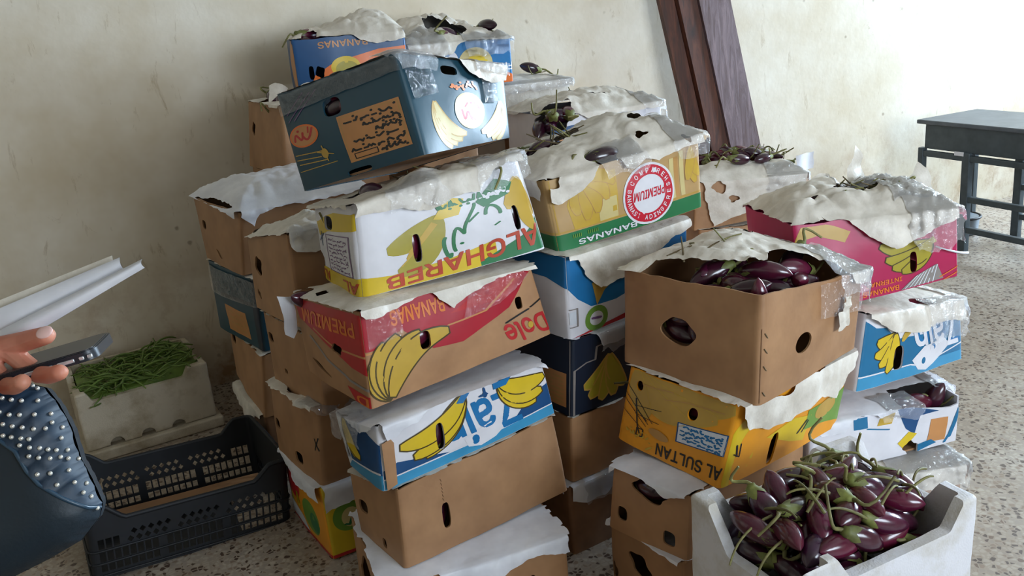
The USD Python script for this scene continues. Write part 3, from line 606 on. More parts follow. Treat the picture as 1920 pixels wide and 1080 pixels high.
plank('wide weathered purplish grey wooden board leaning on the wall', 3.232, .195, .03, -.07, .17, 'board_face', 'board_edge')
plank('narrow dark brown board leaning edge on beside the wide weathered board', 3.118, .11, .05, -.03, .17, 'board_edge', 'board_edge')
plank('thin dark brown batten, outermost of the leaning boards, away from the desk', 3.03, .085, .03, -.012, .17, 'board_edge', 'board_edge')

# ------------------------------------------------------------------ the cartons
def holes(*h): return [oval_hole(*x) for x in h]
R_, L_, F_ = 'right', 'left', 'front'

# --- front stack, bottom to top
c = Carton('s1a', 'carton', 'brown carton at the foot of the front stack, white paper spilling over it', holes={'left': [blob(.60, .50, .26, .34, 20, 3)], 'front': holes((.78, .48, .022, .16))})
c.liner({'front': [(.27, .0), (.30, .045), (.36, .055), (.48, .045), (.62, .058), (.80, .035), (.93, .05), (1, .062)]}, dome=.008, crumple=.022, m='paper_white'); S1A = c
c = Carton('s1b', 'carton', 'plain brown carton, second from the floor in the front stack, with one hand hole', holes={'front': holes((.25, .43, .022, .16)), 'left': holes((.26, .55, .10, .10), (.62, .16, .04, .07))})
obj('staple_mark', join(*[tube([c.wall(np.array([.125]), np.array([c.H * .9 - i * .011]), .001)[0], c.wall(np.array([.128]), np.array([c.H * .9 - i * .011 - .008]), .001)[0]], .0008, 5) for i in range(6)]), 'kraft_dark', c.prim)
c.liner(dome=.006, crumple=.008); S1B = c

b1, l1 = bunch((.48, .97), [(.25, .44), (.225, .27), (.165, .33), (.10, .56)], [.02, .09, .13, .13], .30, .035, 2.9)
b2, l2 = bunch((.70, .96), [(.84, .47), (.90, .42), (.95, .56), (.985, .80)], [-.05, -.16, -.18, -.14], .30, .035, 2.9)
zain_band = pg((0, .30), (.08, .36), (.30, .22), (.46, .10), (.58, .04), (.74, .22), (.86, .52), (1, .62), (1, 0), (0, 0))
zf = [('printed_band', zain_band, 'deep_blue'), ('printed_band', pg((0, .0), (1, 0), (1, .20), (.62, .17), (.1, .155), (0, .16)), 'sky_blue'),
      ('printed_line', line([(0, .165), (.1, .16), (.62, .175), (1, .205)], .022), 'white'),
      ('printed_oval', pg((.44, .30), (.46, .13), (.53, .06), (.62, .10), (.70, .24), (.72, .34), (.6, .40)), 'white'),
      ('lettering', upside('Zain', .34, .16, .78, .82, .02).difference(Polygon()), 'blue'), ('printed_oval', ell(.505, .17, .018, .045), 'blue'),
      ('banana_print', b1, 'yellow'), ('banana_outline', l1, 'dark_line'), ('banana_print', b2, 'yellow'), ('banana_outline', l2, 'dark_line'),
      ('banana_crown', pg((.43, .90), (.47, .87), (.52, .98), (.47, 1.0)), 'blue'), ('banana_crown', pg((.66, .88), (.74, .88), (.78, .99), (.66, .99)), 'blue'),
      ('printed_emblem', unary_union([ell(.605, .86, .014, .05), ell(.595, .86, .03, .02), ell(.605, .93, .008, .05)]), 'deep_blue')]
zl_b, zl_l = bunch((.24, .99), [(.40, .34), (.54, .38)], [-.10, -.18], .30, .04, 1.5)
zl = [('printed_band', pg((.2, .0), (1, 0), (1, .7), (.62, .98), (.3, .95)), 'deep_blue'), ('printed_band', pg((0, 0), (1, 0), (1, .24), (.2, .2)), 'sky_blue'),
      ('printed_line', line([(.12, .22), (.96, .26)], .035), 'white'), ('banana_print', zl_b, 'yellow'), ('banana_outline', zl_l, 'dark_line')]
c = Carton('s1c', 'carton', 'white and blue banana carton with big blue slanted lettering, in the front stack', skin='print_white', holes={'front': holes((.315, .50, .022, .22)), 'left': [blob(.10, .42, .10, .22, 0, 5)]}, art={'front': zf, 'left': zl})
obj('torn_patch', trimesh.Trimesh(*(lambda uvF: (c.wall(uvF[0][:, 0] * c.L, uvF[0][:, 1] * c.H, .0085), uvF[1]))(cut(pg((.012, .02), (.062, .06), (.066, .70), (.05, .78), (.008, .74)), np.linspace(0, .08, 6), np.linspace(0, .8, 8)))), 'kraft', c.prim, smooth=True, label='strip of torn bare brown cardboard at the corner')
c.liner({'front': [(-.0, .02), (.03, .052), (.07, .056), (.12, .036), (.24, .02), (.38, .004), (.6, .006), (.72, .004), (.95, .012), (1, .03)], 'left': [(.35, .004), (.55, .02), (.75, .03), (.9, .02), (1, .02)]}, dome=.008, crumple=.016, m='paper_white')
c.film(sbox(-.33, -.06, -.24, .12)); S1C = c

d1, dl1 = bunch((.105, .04), [(.06, .50), (.105, .62), (.175, .66), (.29, .62), (.435, .55)], [.16, .16, .15, .17, .19], .24, .035, 2.2)
df = [('printed_band', pg((0, .58), (.07, .57), (.12, .66), (.2, .70), (.34, .40), (.50, .36), (.72, .50), (.80, .56), (.93, .86), (1, .98), (1, 1), (0, 1)), 'dole_red'),
      ('printed_line', line([(0, .56), (.055, .55)], .02), 'orange_tan'), ('printed_band', pg((.46, .72), (.80, .70), (.95, .98), (.80, .98)), 'red'),
      ('printed_line', line([(.44, .60), (.66, .62), (.86, .90)], .018), 'orange_tan'),
      ('lettering', upside('BANANAS', .15, .76, .44, .93, .0), 'text_orange'),
      ('lettering', upside('Dole', .74, .07, .995, .36, .012), 'red'), ('printed_emblem', ell(.892, .24, .016, .045), 'banana'),
      ('printed_line', line([(.76, .38), (.90, .45)], .02), 'ink'), ('printed_line', line([(.92, .47), (.99, .53)], .016), 'ink'),
      ('banana_print', d1, 'banana'), ('banana_outline', dl1, 'dark_line')]
dl = [('printed_band', pg((.0, .96), (1, .96), (1, .34), (.80, .37), (.62, .45), (.34, .60), (0.06, .72)), 'red'), ('printed_line', line([(.30, .66), (.60, .52), (1, .525)], .022), 'orange_tan'),
      ('printed_line', line([(.22, .54), (.46, .34), (.74, .21), (1, .19)], .03), 'grey'), ('printed_band', pg((.70, .14), (1, .12), (1, .0), (.80, .0)), 'red'), ('lettering', upside('PREMIUM', .12, .70, .90, .86, 0), 'text_orange'), ('lettering', upside('D', .82, .0, .98, .10), 'text_orange')]
c = Carton('s1d', 'carton', 'red and brown carton printed with a big yellow bunch of bananas, in the front stack', holes={'front': holes((.305, .52, .028, .10), (.86, .57, .020, .085)), 'left': [blob(.62, .51, .07, .06, 0, 2), blob(.31, .20, .14, .028, -22, 4)]}, art={'front': df, 'left': dl}, hole_ragged=.001)
c.liner({'front': [(-.0, .02), (.02, .032), (.14, .026), (.27, .018), (.31, .004), (.37, .004), (.41, .03), (.475, .062), (.55, .04), (.68, .022), (.85, .012), (1, .018)], 'left': [(0, .0), (.2, .006), (.5, .008), (.9, .012), (1, .012)]}, tears=[blob(-.245, .165, .028, .03, 0, 1), blob(-.235, .07, .016, .022, 0, 2)], dome=.012, crumple=.02)
c.tape('front', pg((.52, .62), (.74, .66), (.96, .90), (.92, 1), (.6, .98)), pg((.02, .60), (.2, .66), (.2, .95), (.02, .95)))
uv, F = cut(ragged(pg((-.045, .006), (-.006, 0), (-.002, -.10), (-.016, -.122), (-.038, -.105)), .01, .002, 4), np.arange(-.05, .01, .008), np.arange(-.13, .02, .01))
obj('paper_strip', trimesh.Trimesh(np.c_[uv[:, 0] - c.L / 2 - .012, c.W / 2 - .01 + .010 * np.sin(uv[:, 1] * 40) + .006 * np.sin(uv[:, 0] * 90), c.H * .90 + uv[:, 1]], F, process=False), 'paper_white', c.prim, smooth=True, label='narrow strip of white paper hanging off the corner'); S1D = c

a1, al1 = bunch((.45, .63), [(.15, .42), (.195, .16), (.25, .26)], [.06, .16, .10], .24, .012, 2.1)
a2, al2 = bunch((.93, .80), [(.96, .24), (.99, .40), (.82, .54), (.89, .42)], [-.10, -.14, .14, .05], .20, .012, 2.1)
def callig(): return unary_union([line(spline([(.455, .40), (.445, .30), (.46, .20), (.475, .22)], 14), .022), line(spline([(.50, .24), (.50, .38), (.53, .47), (.56, .40), (.57, .46), (.62, .58), (.65, .66)], 20), .020),
                                  line(spline([(.70, .53), (.73, .60), (.77, .57), (.785, .50)], 14), .022), Point(.54, .30).buffer(.012), Point(.735, .68).buffer(.01), line([(.60, .50), (.66, .56)], .014), line([(.74, .39), (.77, .41)], .012)])
af = [('printed_band', pg((0, .21), (.16, .16), (.45, .17), (.72, .24), (.72, 0), (0, 0)), 'yellow'), ('printed_band', pg((.62, .05), (.80, .16), (.90, .22), (1, .36), (1, .02), (.62, 0)), 'green'),
      ('banana_print', a1, 'olive'), ('banana_outline', pg((.19, .24), (.22, .22), (.43, .56), (.40, .60)).intersection(a1), 'banana'),
      ('banana_print', a2, 'banana'), ('lettering', callig(), 'green'), ('printed_band', pg((.66, .67), (.80, .84), (.90, .76), (.86, .66), (.70, .60)), 'green'),
      ('lettering', squiggle(.69, .68, .86, .74, 3, .02, 8), 'white'), ('printed_band', pg((.41, .62), (.50, .80), (.60, .74), (.55, .60), (.45, .60)), 'yellow'), ('lettering', squiggle(.44, .68, .70, .78, 5, .018, 10), 'green'), ('lettering', text('ALGHAREB', [(.985, .29), (.13, .15), (.13, .012), (.97, .075)]), 'brick_red')]
al = [('printed_band', pg((0, .21), (1, .20), (1, 0), (0, 0)), 'yellow'), ('printed_band', pg((.1, .80), (.6, .93), (1, .90), (1, .72), (.45, .70), (.15, .62)), 'yellow'),
      ('label_frame', rect(.36, .20, .90, .66).difference(rect(.375, .21, .885, .65)), 'violet')] + [('label_line', unary_union([squiggle(.42, .23 + .05 * k, .84, .265 + .05 * k, k, .012, 8) for k in range(8)]), 'violet'),
      ('lettering', upside('AL', .66, .02, .98, .15), 'brick_red'), ('lettering', upside('ALG', .0, .03, .3, .17), 'brick_red'), ('printed_emblem', unary_union([line([(.16, .56), (.3, .66)], .02), line([(.22, .50), (.24, .68)], .02)]), 'deep_blue')]
c = Carton('s1e', 'carton', 'white and yellow banana carton with red capital lettering, under the tilted teal carton', skin='print_white', holes={'front': holes((.305, .375, .022, .15), (.865, .40, .019, .13)), 'left': holes((.47, .80, .10, .085)) + [blob(.07, .28, .12, .14, 0, 6)]}, art={'front': af, 'left': al}, corner=.028, bulge=.012)
c.liner({'front': [(0, .04), (.1, .045), (.25, .05), (.4, .075), (.5, .062), (.57, .06), (.68, .062), (.8, .03), (.9, .02), (1, .03)], 'left': [(0, .02), (.3, .02), (.6, .014), (1, .02)]},
        tears=[blob(-.15, .02, .055, .04, 10, 1), blob(.02, .03, .07, .05, 0, 2), blob(.18, -.10, .032, .016, 20, 3)], dome=.0, crumple=.02, bumps=[(.0, -.05, .08, .012), (-.05, -.12, .05, .02)])
c.film(sbox(.10, -.26, .27, -.06), sbox(-.16, -.25, .0, -.14)); S1E = c

def arab(seed, *rows): return unary_union([squiggle(a, b, c_, d_, seed + i, .018, 10) for i, (a, b, c_, d_) in enumerate(rows)])
lg = ell(.16, .53, .13, .105, -6)
tl = [('logo_print', lg, 'orange_tan'), ('logo_ring', lg.boundary.buffer(.008), 'orange'), ('lettering', unary_union([line(spline([(.07, .50), (.10, .55), (.13, .50), (.16, .56)], 12), .02), line(spline([(.16, .52), (.20, .49), (.25, .58)], 12), .02), line([(.21, .55), (.22, .60)], .014), Point(.12, .59).buffer(.012)]), 'red'),
      ('label_print', pg((.47, .60), (.945, .60), (.95, .13), (.48, .13)), 'orange_tan'), ('label_frame', rect(.49, .15, .93, .58).boundary.buffer(.004), 'print_brown'),
      ('lettering', arab(11, (.52, .50, .92, .56), (.66, .43, .92, .48), (.74, .36, .92, .41), (.56, .29, .92, .34), (.52, .22, .92, .27), (.74, .155, .92, .20)), 'ink'), ('label_frame', rect(.53, .155, .71, .205).boundary.buffer(.004), 'ink'),
      ('fine_print', unary_union([line([(.04, .36), (.30, .33)], .010), line([(.04, .31), (.26, .28)], .010), line([(.05, .26), (.30, .235)], .010), line([(.04, .19), (.38, .19)], .008), ell(.30, .30, .03, .05), line([(.24, .33), (.37, .27)], .01), line([(.29, .38), (.31, .22)], .01)]), 'gold'),
      ('printed_line', unary_union([line([(.06, .70), (.30, .92)], .008), line([(.06, .77), (.24, .94)], .008), line([(.12, .70), (.36, .93)], .008)]), 'violet')]
tb1, tbl1 = bunch((.215, .52), [(.30, .02), (.36, .05), (.42, .09), (.47, .15)], [-.16, -.17, -.18, -.18], .13, .05, 1.6)
tb2, tbl2 = bunch((.90, .51), [(.82, .0), (.76, .03), (.70, .08), (.645, .14)], [.16, .17, .18, .18], .13, .05, 1.6)
ring = ell(.55, .41, .165, .215)
tf = [('banana_print', tb1, 'banana_pale'), ('banana_outline', tbl1, 'gold'), ('banana_print', tb2, 'banana_pale'), ('banana_outline', tbl2, 'gold'), ('logo_ring', ring, 'banana_pale'), ('logo_print', ell(.55, .41, .148, .195), 'pink'),
      ('lettering', unary_union([line(spline([(.46, .42), (.49, .33), (.52, .40), (.55, .32), (.58, .42)], 18), .02), line(spline([(.58, .36), (.62, .30), (.65, .42), (.61, .50)], 14), .02), line([(.50, .46), (.53, .50)], .015), Point(.57, .50).buffer(.012)]), 'red'),
      ('lettering', unary_union([squiggle(.40, .66, .52, .74, 3, .022, 5), squiggle(.55, .67, .66, .75, 4, .022, 5)]), 'text_orange')]
c = Carton('teal', 'carton', 'dark teal banana carton tilted on top of the front stack, with a tan label', skin='print_teal', holes={'left': holes((.455, .71, .075, .085)) + [oval_hole(.52, .035, .10, .03)], 'front': holes((.42, .87, .075, .05))}, art={'left': tl, 'front': tf}, bulge=.010)
c.liner({'front': [(.25, .0), (.4, .012), (.5, .008), (.6, .05), (.8, .075), (.95, .06), (1, .02)]}, dome=.010, crumple=.02)
c.film(sbox(-.21, -.30, -.09, -.17), sbox(.06, -.29, .2, -.2)); c.tape('front', pg((.04, .55), (.26, .62), (.24, .98), (.02, .98)), pg((.72, .5), (.86, .5), (.86, .95), (.72, .95)))
c.tape('left', pg((0, .78), (1, .84), (1, .985), (0, .985))); TEAL = c

# --- back stack at the far end, against the wall side
c = Carton('s0d', 'carton', 'brown carton on the floor behind the black crate, a white paper flap over its end', skin='kraft_dark')
c.liner({'left': [(0, .05), (.3, .07), (.55, .10), (.72, .05), (1, .02)]}, dome=.006)
Carton('s0c', 'carton', 'plain brown carton under the small dark teal carton in the back stack', holes={'left': holes((.16, .80, .07, .08))}).liner(dome=.006, crumple=.006)
nl = [('label_print', pg((.30, .46), (.74, .46), (.76, .08), (.30, .08)), 'orange_tan'), ('lettering', arab(41, (.36, .37, .70, .42), (.36, .29, .70, .34), (.36, .21, .70, .26), (.36, .13, .70, .18)), 'print_brown'), ('printed_band', pg((.25, .62), (1, .66), (1, .60), (.25, .56)), 'navy'), ('printed_band', pg((.9, 0), (1, 0), (1, 1), (.9, 1)), 'navy')]
c = Carton('s0b', 'carton', 'small dark teal carton with a tan label, third from the floor in the back stack', skin='print_teal', art={'left': nl}); c.liner(dome=.006, crumple=.006); c.tape('left', pg((0, .55), (1, .62), (1, .95), (0, .95)))
c = Carton('s0a', 'carton', 'plain brown carton under a puffed white sheet, topmost of the stack nearest the wall scuffs', holes={'left': holes((.19, .60, .05, .07)) + [blob(.47, .20, .09, .025, -50, 2)]})
c.liner({'left': [(0, .006), (.5, .012), (.9, .02), (1, .03)], 'front': [(0, .03), (.04, .045), (.09, .07), (.14, .03), (.3, .02), (1, .03)]}, tears=[blob(-.10, .10, .018, .008, 20, 1), blob(-.25, .0, .010, .13, 0, 3)], dome=.075, crumple=.02, m='paper_white')
S0A = c
Carton('h0', 'carton', 'brown carton hidden behind the back stack, standing by the wall', group=None).liner(dome=.0, crumple=.003)
c = Carton('s0z', 'carton', 'plain brown carton half hidden behind the tilted dark teal carton', holes={'left': [blob(.19, .60, .06, .10, 0, 2)]})
c.liner({'left': [(0, .0), (.5, .01), (.8, .02), (1, .02)]}, tears=[blob(-.17, -.02, .07, .11, 0, 3)], dome=.008, crumple=.02); S0Z = c
for i, (x, y) in enumerate(((-.13, -.12), (-.20, -.03), (-.06, -.16))):
    uv, F = cut(ragged(pg((-.045, -.02), (.03, -.035), (.05, .02), (-.02, .045)), seed=i + 40), np.arange(-.08, .08, .01), np.arange(-.06, .07, .01))
    q = c.sheet_map(np.array([[x, y]]), 0., .008, 0)[0]
    obj('paper_scrap', trimesh.Trimesh(np.c_[q[0] + uv[:, 0], q[1] + uv[:, 1] * .5 - .01, q[2] + .022 + uv[:, 1] * .7 + .02 * np.sin(uv[:, 0] * 40 + i)], F, process=False), 'paper', c.prim, smooth=40)
def citrus(stripe):
    return [('printed_band', pg((.10, .02), (.16, .30), (.34, .52), (.75, .70), (1, .72), (1, 0), (.10, 0)), 'orange'), ('fruit_print', ell(.44, .42, .13, .20), 'yellow'), ('fruit_print', ell(.45, .38, .10, .15), 'olive'),
            ('lettering', upside('BANANAS', .22, .80, .66, .93, 0), 'orange_tan'), ('fruit_print', ell(.70, .22, .12, .18), 'orange_tan')]
c = Carton('s0y', 'carton', 'blue and orange fruit carton on the summit of the pile, beside a torn sheet', skin='print_deep_blue', holes={'front': holes((.135, .36, .022, .13)) + [blob(.21, .36, .04, .11, 0, 2)]}, art={'front': citrus(1), 'left': [('printed_oval', ell(.92, .5, .14, .5), 'orange_tan')]})
c.liner({'front': [(.1, .0), (.2, .004), (.5, .004), (.6, .03), (.75, .05), (1, .04)]}, tears=[blob(-.17, -.17, .035, .06, 0, 2)], dome=.035, crumple=.03, bumps=[(.12, .0, .14, .05)]); S0Y = c
Carton('q1', 'carton', 'brown carton hidden under the second blue fruit carton').liner(dome=0, crumple=.003)
bf = [('printed_oval', ell(.63, .50, .17, .36), 'banana_pale'), ('fruit_print', ell(.64, .46, .12, .24), 'yellow'), ('printed_oval', ell(.42, .55, .05, .25), 'white'), ('fruit_print', ell(.90, -.02, .14, .26), 'orange'),
      ('lettering', upside('FRESH', .70, .28, 1.0, .46, .0), 'white')]
c = Carton('s0x', 'carton', 'bright blue fruit carton with a yellow circle, behind the tilted dark teal carton', skin='print_blue', art={'front': bf}, holes={'front': holes((.60, .25, .05, .06))})
c.liner({'front': [(0, .07), (.2, .09), (.4, .06), (.5, .015), (.7, .012), (.9, .02), (1, .02)], 'right': [(0, .03), (1, .03)]}, tears=[blob(.0, -.12, .07, .10, 20, 5), blob(.19, -.16, .03, .05, 0, 2)], dome=.05, crumple=.04, bumps=[(-.05, .03, .16, .05), (.1, .1, .08, .03)])
c.film(sbox(-.26, -.33, -.06, -.12), sbox(.02, -.33, .27, -.22)); S0X = c
Carton('q2', 'carton', 'brown carton hidden beside the wall, under the film wrapped carton').liner(dome=0, crumple=.003)
c = Carton('foil', 'carton', 'pale carton with a film wrapped rim near the wall, a shrivelled eggplant on it', skin='paper')
c.liner({'front': [(0, .05), (.5, .055), (1, .05)], 'right': [(0, .04), (1, .04)]}, dome=.02, crumple=.01)
c.film(sbox(-.27, -.26, .28, -.17), sbox(.19, -.26, .29, .0), hi=.007); FOIL = c

# --- second row, behind the front stack
fl = [('printed_band', pg((0, 1), (.4, 1), (1, 1), (1, 0), (.55, .0), (.2, .3)), 'sultan_orange'), ('fruit_print', ell(.62, .36, .20, .24), 'leaf'), ('fruit_print', ell(.70, .32, .10, .14), 'green'), ('fruit_print', ell(.22, .62, .18, .2), 'red'), ('printed_band', pg((0, .0), (1, .0), (1, .05), (0, .05)), 'red'),
      ('printed_oval', pg((.02, .06), (.5, .06), (.42, .2), (.2, .3), (.02, .3)), 'label_white')]
ff = [('fruit_print', ell(.14, .52, .10, .20), 'leaf'), ('fruit_print', ell(.155, .50, .06, .13), 'banana_pale'), ('printed_band', pg((0, 0), (1, 0), (1, .05), (0, .05)), 'red'), ('printed_line', line([(.115, .42), (.14, .40), (.165, .5)], .02), 'green')]
c = Carton('b_e', 'carton', 'yellow fruit carton on the floor between the black crate and the front stack', skin='print_yellow', art={'left': fl, 'front': ff}, holes={'left': [oval_hole(.30, .42, .035, .12)]})
c.liner({'left': [(0, .02), (.2, .03), (.45, .06), (.6, .07), (.8, .05), (1, .06)], 'front': [(0, .09), (.15, .08), (.3, .06), (1, .05)]}, dome=.006, crumple=.014, m='paper_white')
X = unary_union([line([(.925, .44), (.985, .60)], .018), line([(.99, .45), (.925, .58)], .018)])
c = Carton('b_d', 'carton', 'plain brown carton marked with a black X, above the yellow fruit carton', holes={'left': holes((.15, .45, .06, .07), (.60, .185, .07, .08))}, art={'left': [('lettering', X, 'ink')]}, corner=.02)
c.liner({'left': [(0, .012), (.2, .014), (.5, .012), (.8, .02), (1, .02)]}, tears=[blob(-.225, -.02, .02, .10, 0, 3)], dome=.006, crumple=.03, m='paper'); c.film(sbox(-.26, -.22, -.1, -.1))
c = Carton('b_c', 'carton', 'plain brown carton beside the red carton, above the carton marked with an X', holes={'left': holes((.11, .67, .05, .07)) + [blob(.37, .30, .03, .04, 0, 1)]}); c.liner(dome=.006, crumple=.006)
c = Carton('b_b', 'carton', 'plain brown carton beside the white and yellow carton, white paper over its edge', holes={'left': [blob(.25, .62, .10, .12, 0, 2), blob(.16, .22, .03, .07, 20, 3)]})
c.liner({'left': [(0, .004), (.3, .014), (.6, .004), (1, .012)], 'front': [(0, .03), (.03, .06), (.14, .065), (.3, .05), (1, .05)]}, tears=[blob(-.22, .12, .03, .035, 0, 4)], dome=.04, crumple=.03)
c.film(sbox(-.25, -.215, -.12, -.17)); BB = c

# --- middle stack
c = Carton('m_e', 'carton', 'brown carton on the floor, lowest of the middle stack', skin='kraft_dark', bulge=.012)
c.liner({'front': [(0, .05), (.1, .07), (.25, .07), (.4, .03), (1, .03)], 'left': [(.6, .0), (1, .03)]}, dome=.006, crumple=.008, m='paper_white'); c.film(sbox(-.2, -.27, -.05, -.19))
c = Carton('m_d', 'carton', 'plain brown carton, second from the floor in the middle stack', bulge=.010); c.liner({'front': [(.2, .0), (.3, .012), (.4, .0)]}, dome=.006, crumple=.006)
nb, nbl = bunch((.28, .66), [(.09, .34), (.13, .18), (.21, .10), (.31, .10), (.40, .2)], [.16, .14, .10, .02, -.1], .22, .05, 2.1)
mf = [('banana_print', nb, 'olive'), ('banana_outline', nbl, 'gold'), ('printed_line', line([(.015, .0), (.015, .60), (.10, .66), (.17, .66), (.18, .82), (.6, .9)], .016), 'grey')]
ml = [('label_print', rect(.66, .10, .94, .55), 'orange_tan'), ('lettering', unary_union([rect(.69, .14 + .055 * k, .91, .165 + .055 * k) for k in range(7)]), 'print_brown'), ('printed_line', line([(.975, 0), (.975, .98)], .012), 'grey')]
c = Carton('m_c', 'carton', 'dark navy carton with a banana drawing, third from the floor in the middle stack', skin='print_navy', art={'front': mf, 'left': ml}); c.liner({'front': [(0, 0), (.14, .0), (.2, .05), (.5, .05), (.7, .04)]}, dome=.006, crumple=.008, m='paper_white'); c.film(sbox(-.17, -.26, .1, -.18))
wf = [('printed_band', pg((0, 1), (1, 1), (1, .62), (.6, .46), (.35, .34), (.16, .34), (.06, .48), (0, .62)), 'blue'), ('printed_line', line([(0, .60), (.06, .46), (.16, .32), (.35, .32), (.6, .44), (1, .60)], .02), 'white'),
      ('printed_band', pg((0, .0), (.1, .02), (1, .30), (1, .16), (.1, -.0)), 'red'), ('printed_ring', ell(.20, .17, .085, .16).difference(ell(.20, .17, .05, .09)), 'leaf'), ('printed_line', line([(.175, .18), (.225, .17)], .03), 'violet'),
      ('label_frame', rect(-.02, .14, .06, .36).boundary.buffer(.006), 'grey'), ('banana_print', pg((.17, .62), (.20, .34), (.26, .50), (.48, .72), (.45, .80), (.26, .66)), 'gold'), ('label_print', rect(.0, .18, .05, .33), 'label_white')]
wl = [('printed_band', pg((0, 1), (1, 1), (1, .62), (.8, .72), (0, .8)), 'blue')]
c = Carton('m_b', 'carton', 'blue and white carton with a swoosh, under the green edged carton of the middle stack', skin='print_white', art={'front': wf, 'left': wl}, bulge=.016)
c.liner({'front': [(0, .02), (.06, .02), (.13, .09), (.2, .12), (.4, .11), (.58, .09), (.8, .05), (1, .03)]}, dome=.006, crumple=.02); MB = c
pb1, pl1 = bunch((.20, .86), [(.155, .44), (.205, .34), (.27, .40), (.34, .54), (.40, .72)], [-.1, .04, .14, .22, .22], .18, .02, 2.3)
pb2, pl2 = bunch((.92, .88), [(.95, .38), (.985, .46), (.89, .44)], [-.06, -.1, .06], .15, .02, 2.3)
badge = lambda k: ell(.615, .43, .165 * k, .385 * k)
def arc_text(s, a0, a1, flip=False):
    out = []
    for k, ch in enumerate(s):
        if ch == ' ': continue
        a = math.radians(a0 + (a1 - a0) * k / max(1, len(s) - 1)); R = .138; asp = .51 / .22
        cx, cy = R * math.cos(a), R * math.sin(a); up = np.array([math.cos(a), math.sin(a)]) * (-1 if flip else 1); rt = np.array([up[1], -up[0]])
        q = [np.array([cx, cy]) + rt * sx * .010 + up * sy * .014 for sx, sy in ((-1, -1), (1, -1), (1, 1), (-1, 1))]
        out.append(warp(text_poly(ch), [(.615 + p[0] * 1.0, .43 + p[1] * asp) for p in q]))
    return unary_union(out)
ringtext = unary_union([arc_text('COMPARE', 140, 40), arc_text('TRADING', 235, 305, True), arc_text('BANANAS', 160, 222, True), arc_text('FRESH', -40, 25, True)])
pf = [('printed_band', pg((0, .22), (1, .22), (1, 1), (0, 1)), 'pale_wood'), ('printed_band', pg((0, 0), (1, 0), (1, .21), (0, .24)), 'green'), ('printed_line', line([(0, .265), (1, .235)], .02), 'gold'), ('printed_line', line([(.025, .25), (.025, 1)], .008), 'gold'),
      ('banana_print', pg((.12, .26), (.10, .6), (.16, .9), (.42, .9), (.40, .26)), 'banana'), ('printed_band', unary_union([rect(.28, .27, .40, .56), rect(.77, .26, .80, .8), rect(.84, .26, .87, .86)]), 'banana_pale'), ('printed_band', unary_union([rect(.80, .26, .83, .8), rect(.60, .26, .62, .36)]), 'print_brown'),
      ('banana_print', pb1, 'banana'), ('banana_outline', pl1, 'print_brown'), ('banana_print', pb2, 'banana'), ('banana_outline', pl2, 'print_brown'),
      ('printed_badge', badge(1.08), 'white'), ('printed_badge', badge(1.0).difference(badge(.68)), 'seal_red'), ('badge_lettering', ringtext, 'white'), ('lettering', upside('PREMIUM', .51, .375, .725, .50, -.004), 'seal_red'),
      ('lettering', upside('BANANAS', .13, .035, .52, .115, 0), 'white'), ('fine_print', unary_union([rect(.10 + .012 * k, .15, .105 + .012 * k, .20) for k in range(14) if k not in (5, 6, 7)]), 'leaf')]
c = Carton('m_a', 'carton', 'banana carton with a round red and white badge, topmost of the middle stack', skin='print_pale_wood', art={'front': pf, 'left': [('printed_band', pg((0, 0), (1, 0), (1, .24), (0, .24)), 'green'), ('printed_line', line([(0, .27), (1, .27)], .02), 'gold')]}, holes={'left': holes((.65, .70, .05, .08))}, bulge=.014, corner=.016)
c.liner({'front': [(0, .07), (.04, .085), (.12, .075), (.2, .06), (.28, .035), (.34, .004), (.38, .0), (.44, .0), (.47, .04), (.53, .05), (.60, .03), (.68, .045), (.78, .035), (.9, .03), (1, .03)], 'right': [(0, .02), (1, .03)], 'left': [(.3, .02), (.7, .05), (1, .07)]},
        tears=[blob(-.055, -.188, .035, .022, 10, 1), blob(-.10, .03, .085, .05, 25, 3), blob(-.235, -.212, .02, .018, 0, 2), blob(.09, -.15, .02, .012, 0, 4), blob(.14, -.04, .022, .012, 0, 6), blob(.20, -.2, .014, .012, 0, 8)], dome=.045, crumple=.024, bumps=[(.1, .03, .12, .03), (.2, -.08, .06, .015)])
c.film(sbox(.16, -.26, .28, -.05), sbox(-.08, -.25, .06, -.14)); MA = c

# --- behind the middle stack
Carton('h2', 'carton', 'brown carton hidden behind the middle stack').liner(dome=0, crumple=.003)
nf = [('printed_band', pg((.0, .3), (.45, .3), (.45, .62), (.3, .85), (0, .8)), 'deep_blue'), ('printed_emblem', unary_union([rect(.07, .3, .13, .62), line([(.03, .66), (.10, .58), (.17, .66)], .03)]), 'orange_tan')]
c = Carton('n_a', 'carton', 'carton with a torn blue label under white paper, behind the carton with the round badge', skin='print_white', art={'front': nf}, holes={'front': [blob(.04, .90, .12, .13, 0, 2)], 'left': [blob(.86, .86, .16, .14, 0, 3)]})
c.liner({'front': [(.2, .0), (.35, .05), (.6, .03), (1, .03)], 'right': [(0, .03), (1, .05)], 'left': [(0, .02), (.4, .02), (.55, .0)]}, tears=[blob(-.20, -.155, .07, .05, 0, 2), blob(.02, -.10, .03, .014, 0, 3), blob(.2, -.1, .02, .012, 0, 5)], dome=.04, crumple=.028, bumps=[(0, 0, .15, .02)])
c.film(sbox(.15, -.27, .3, .0)); NA = c

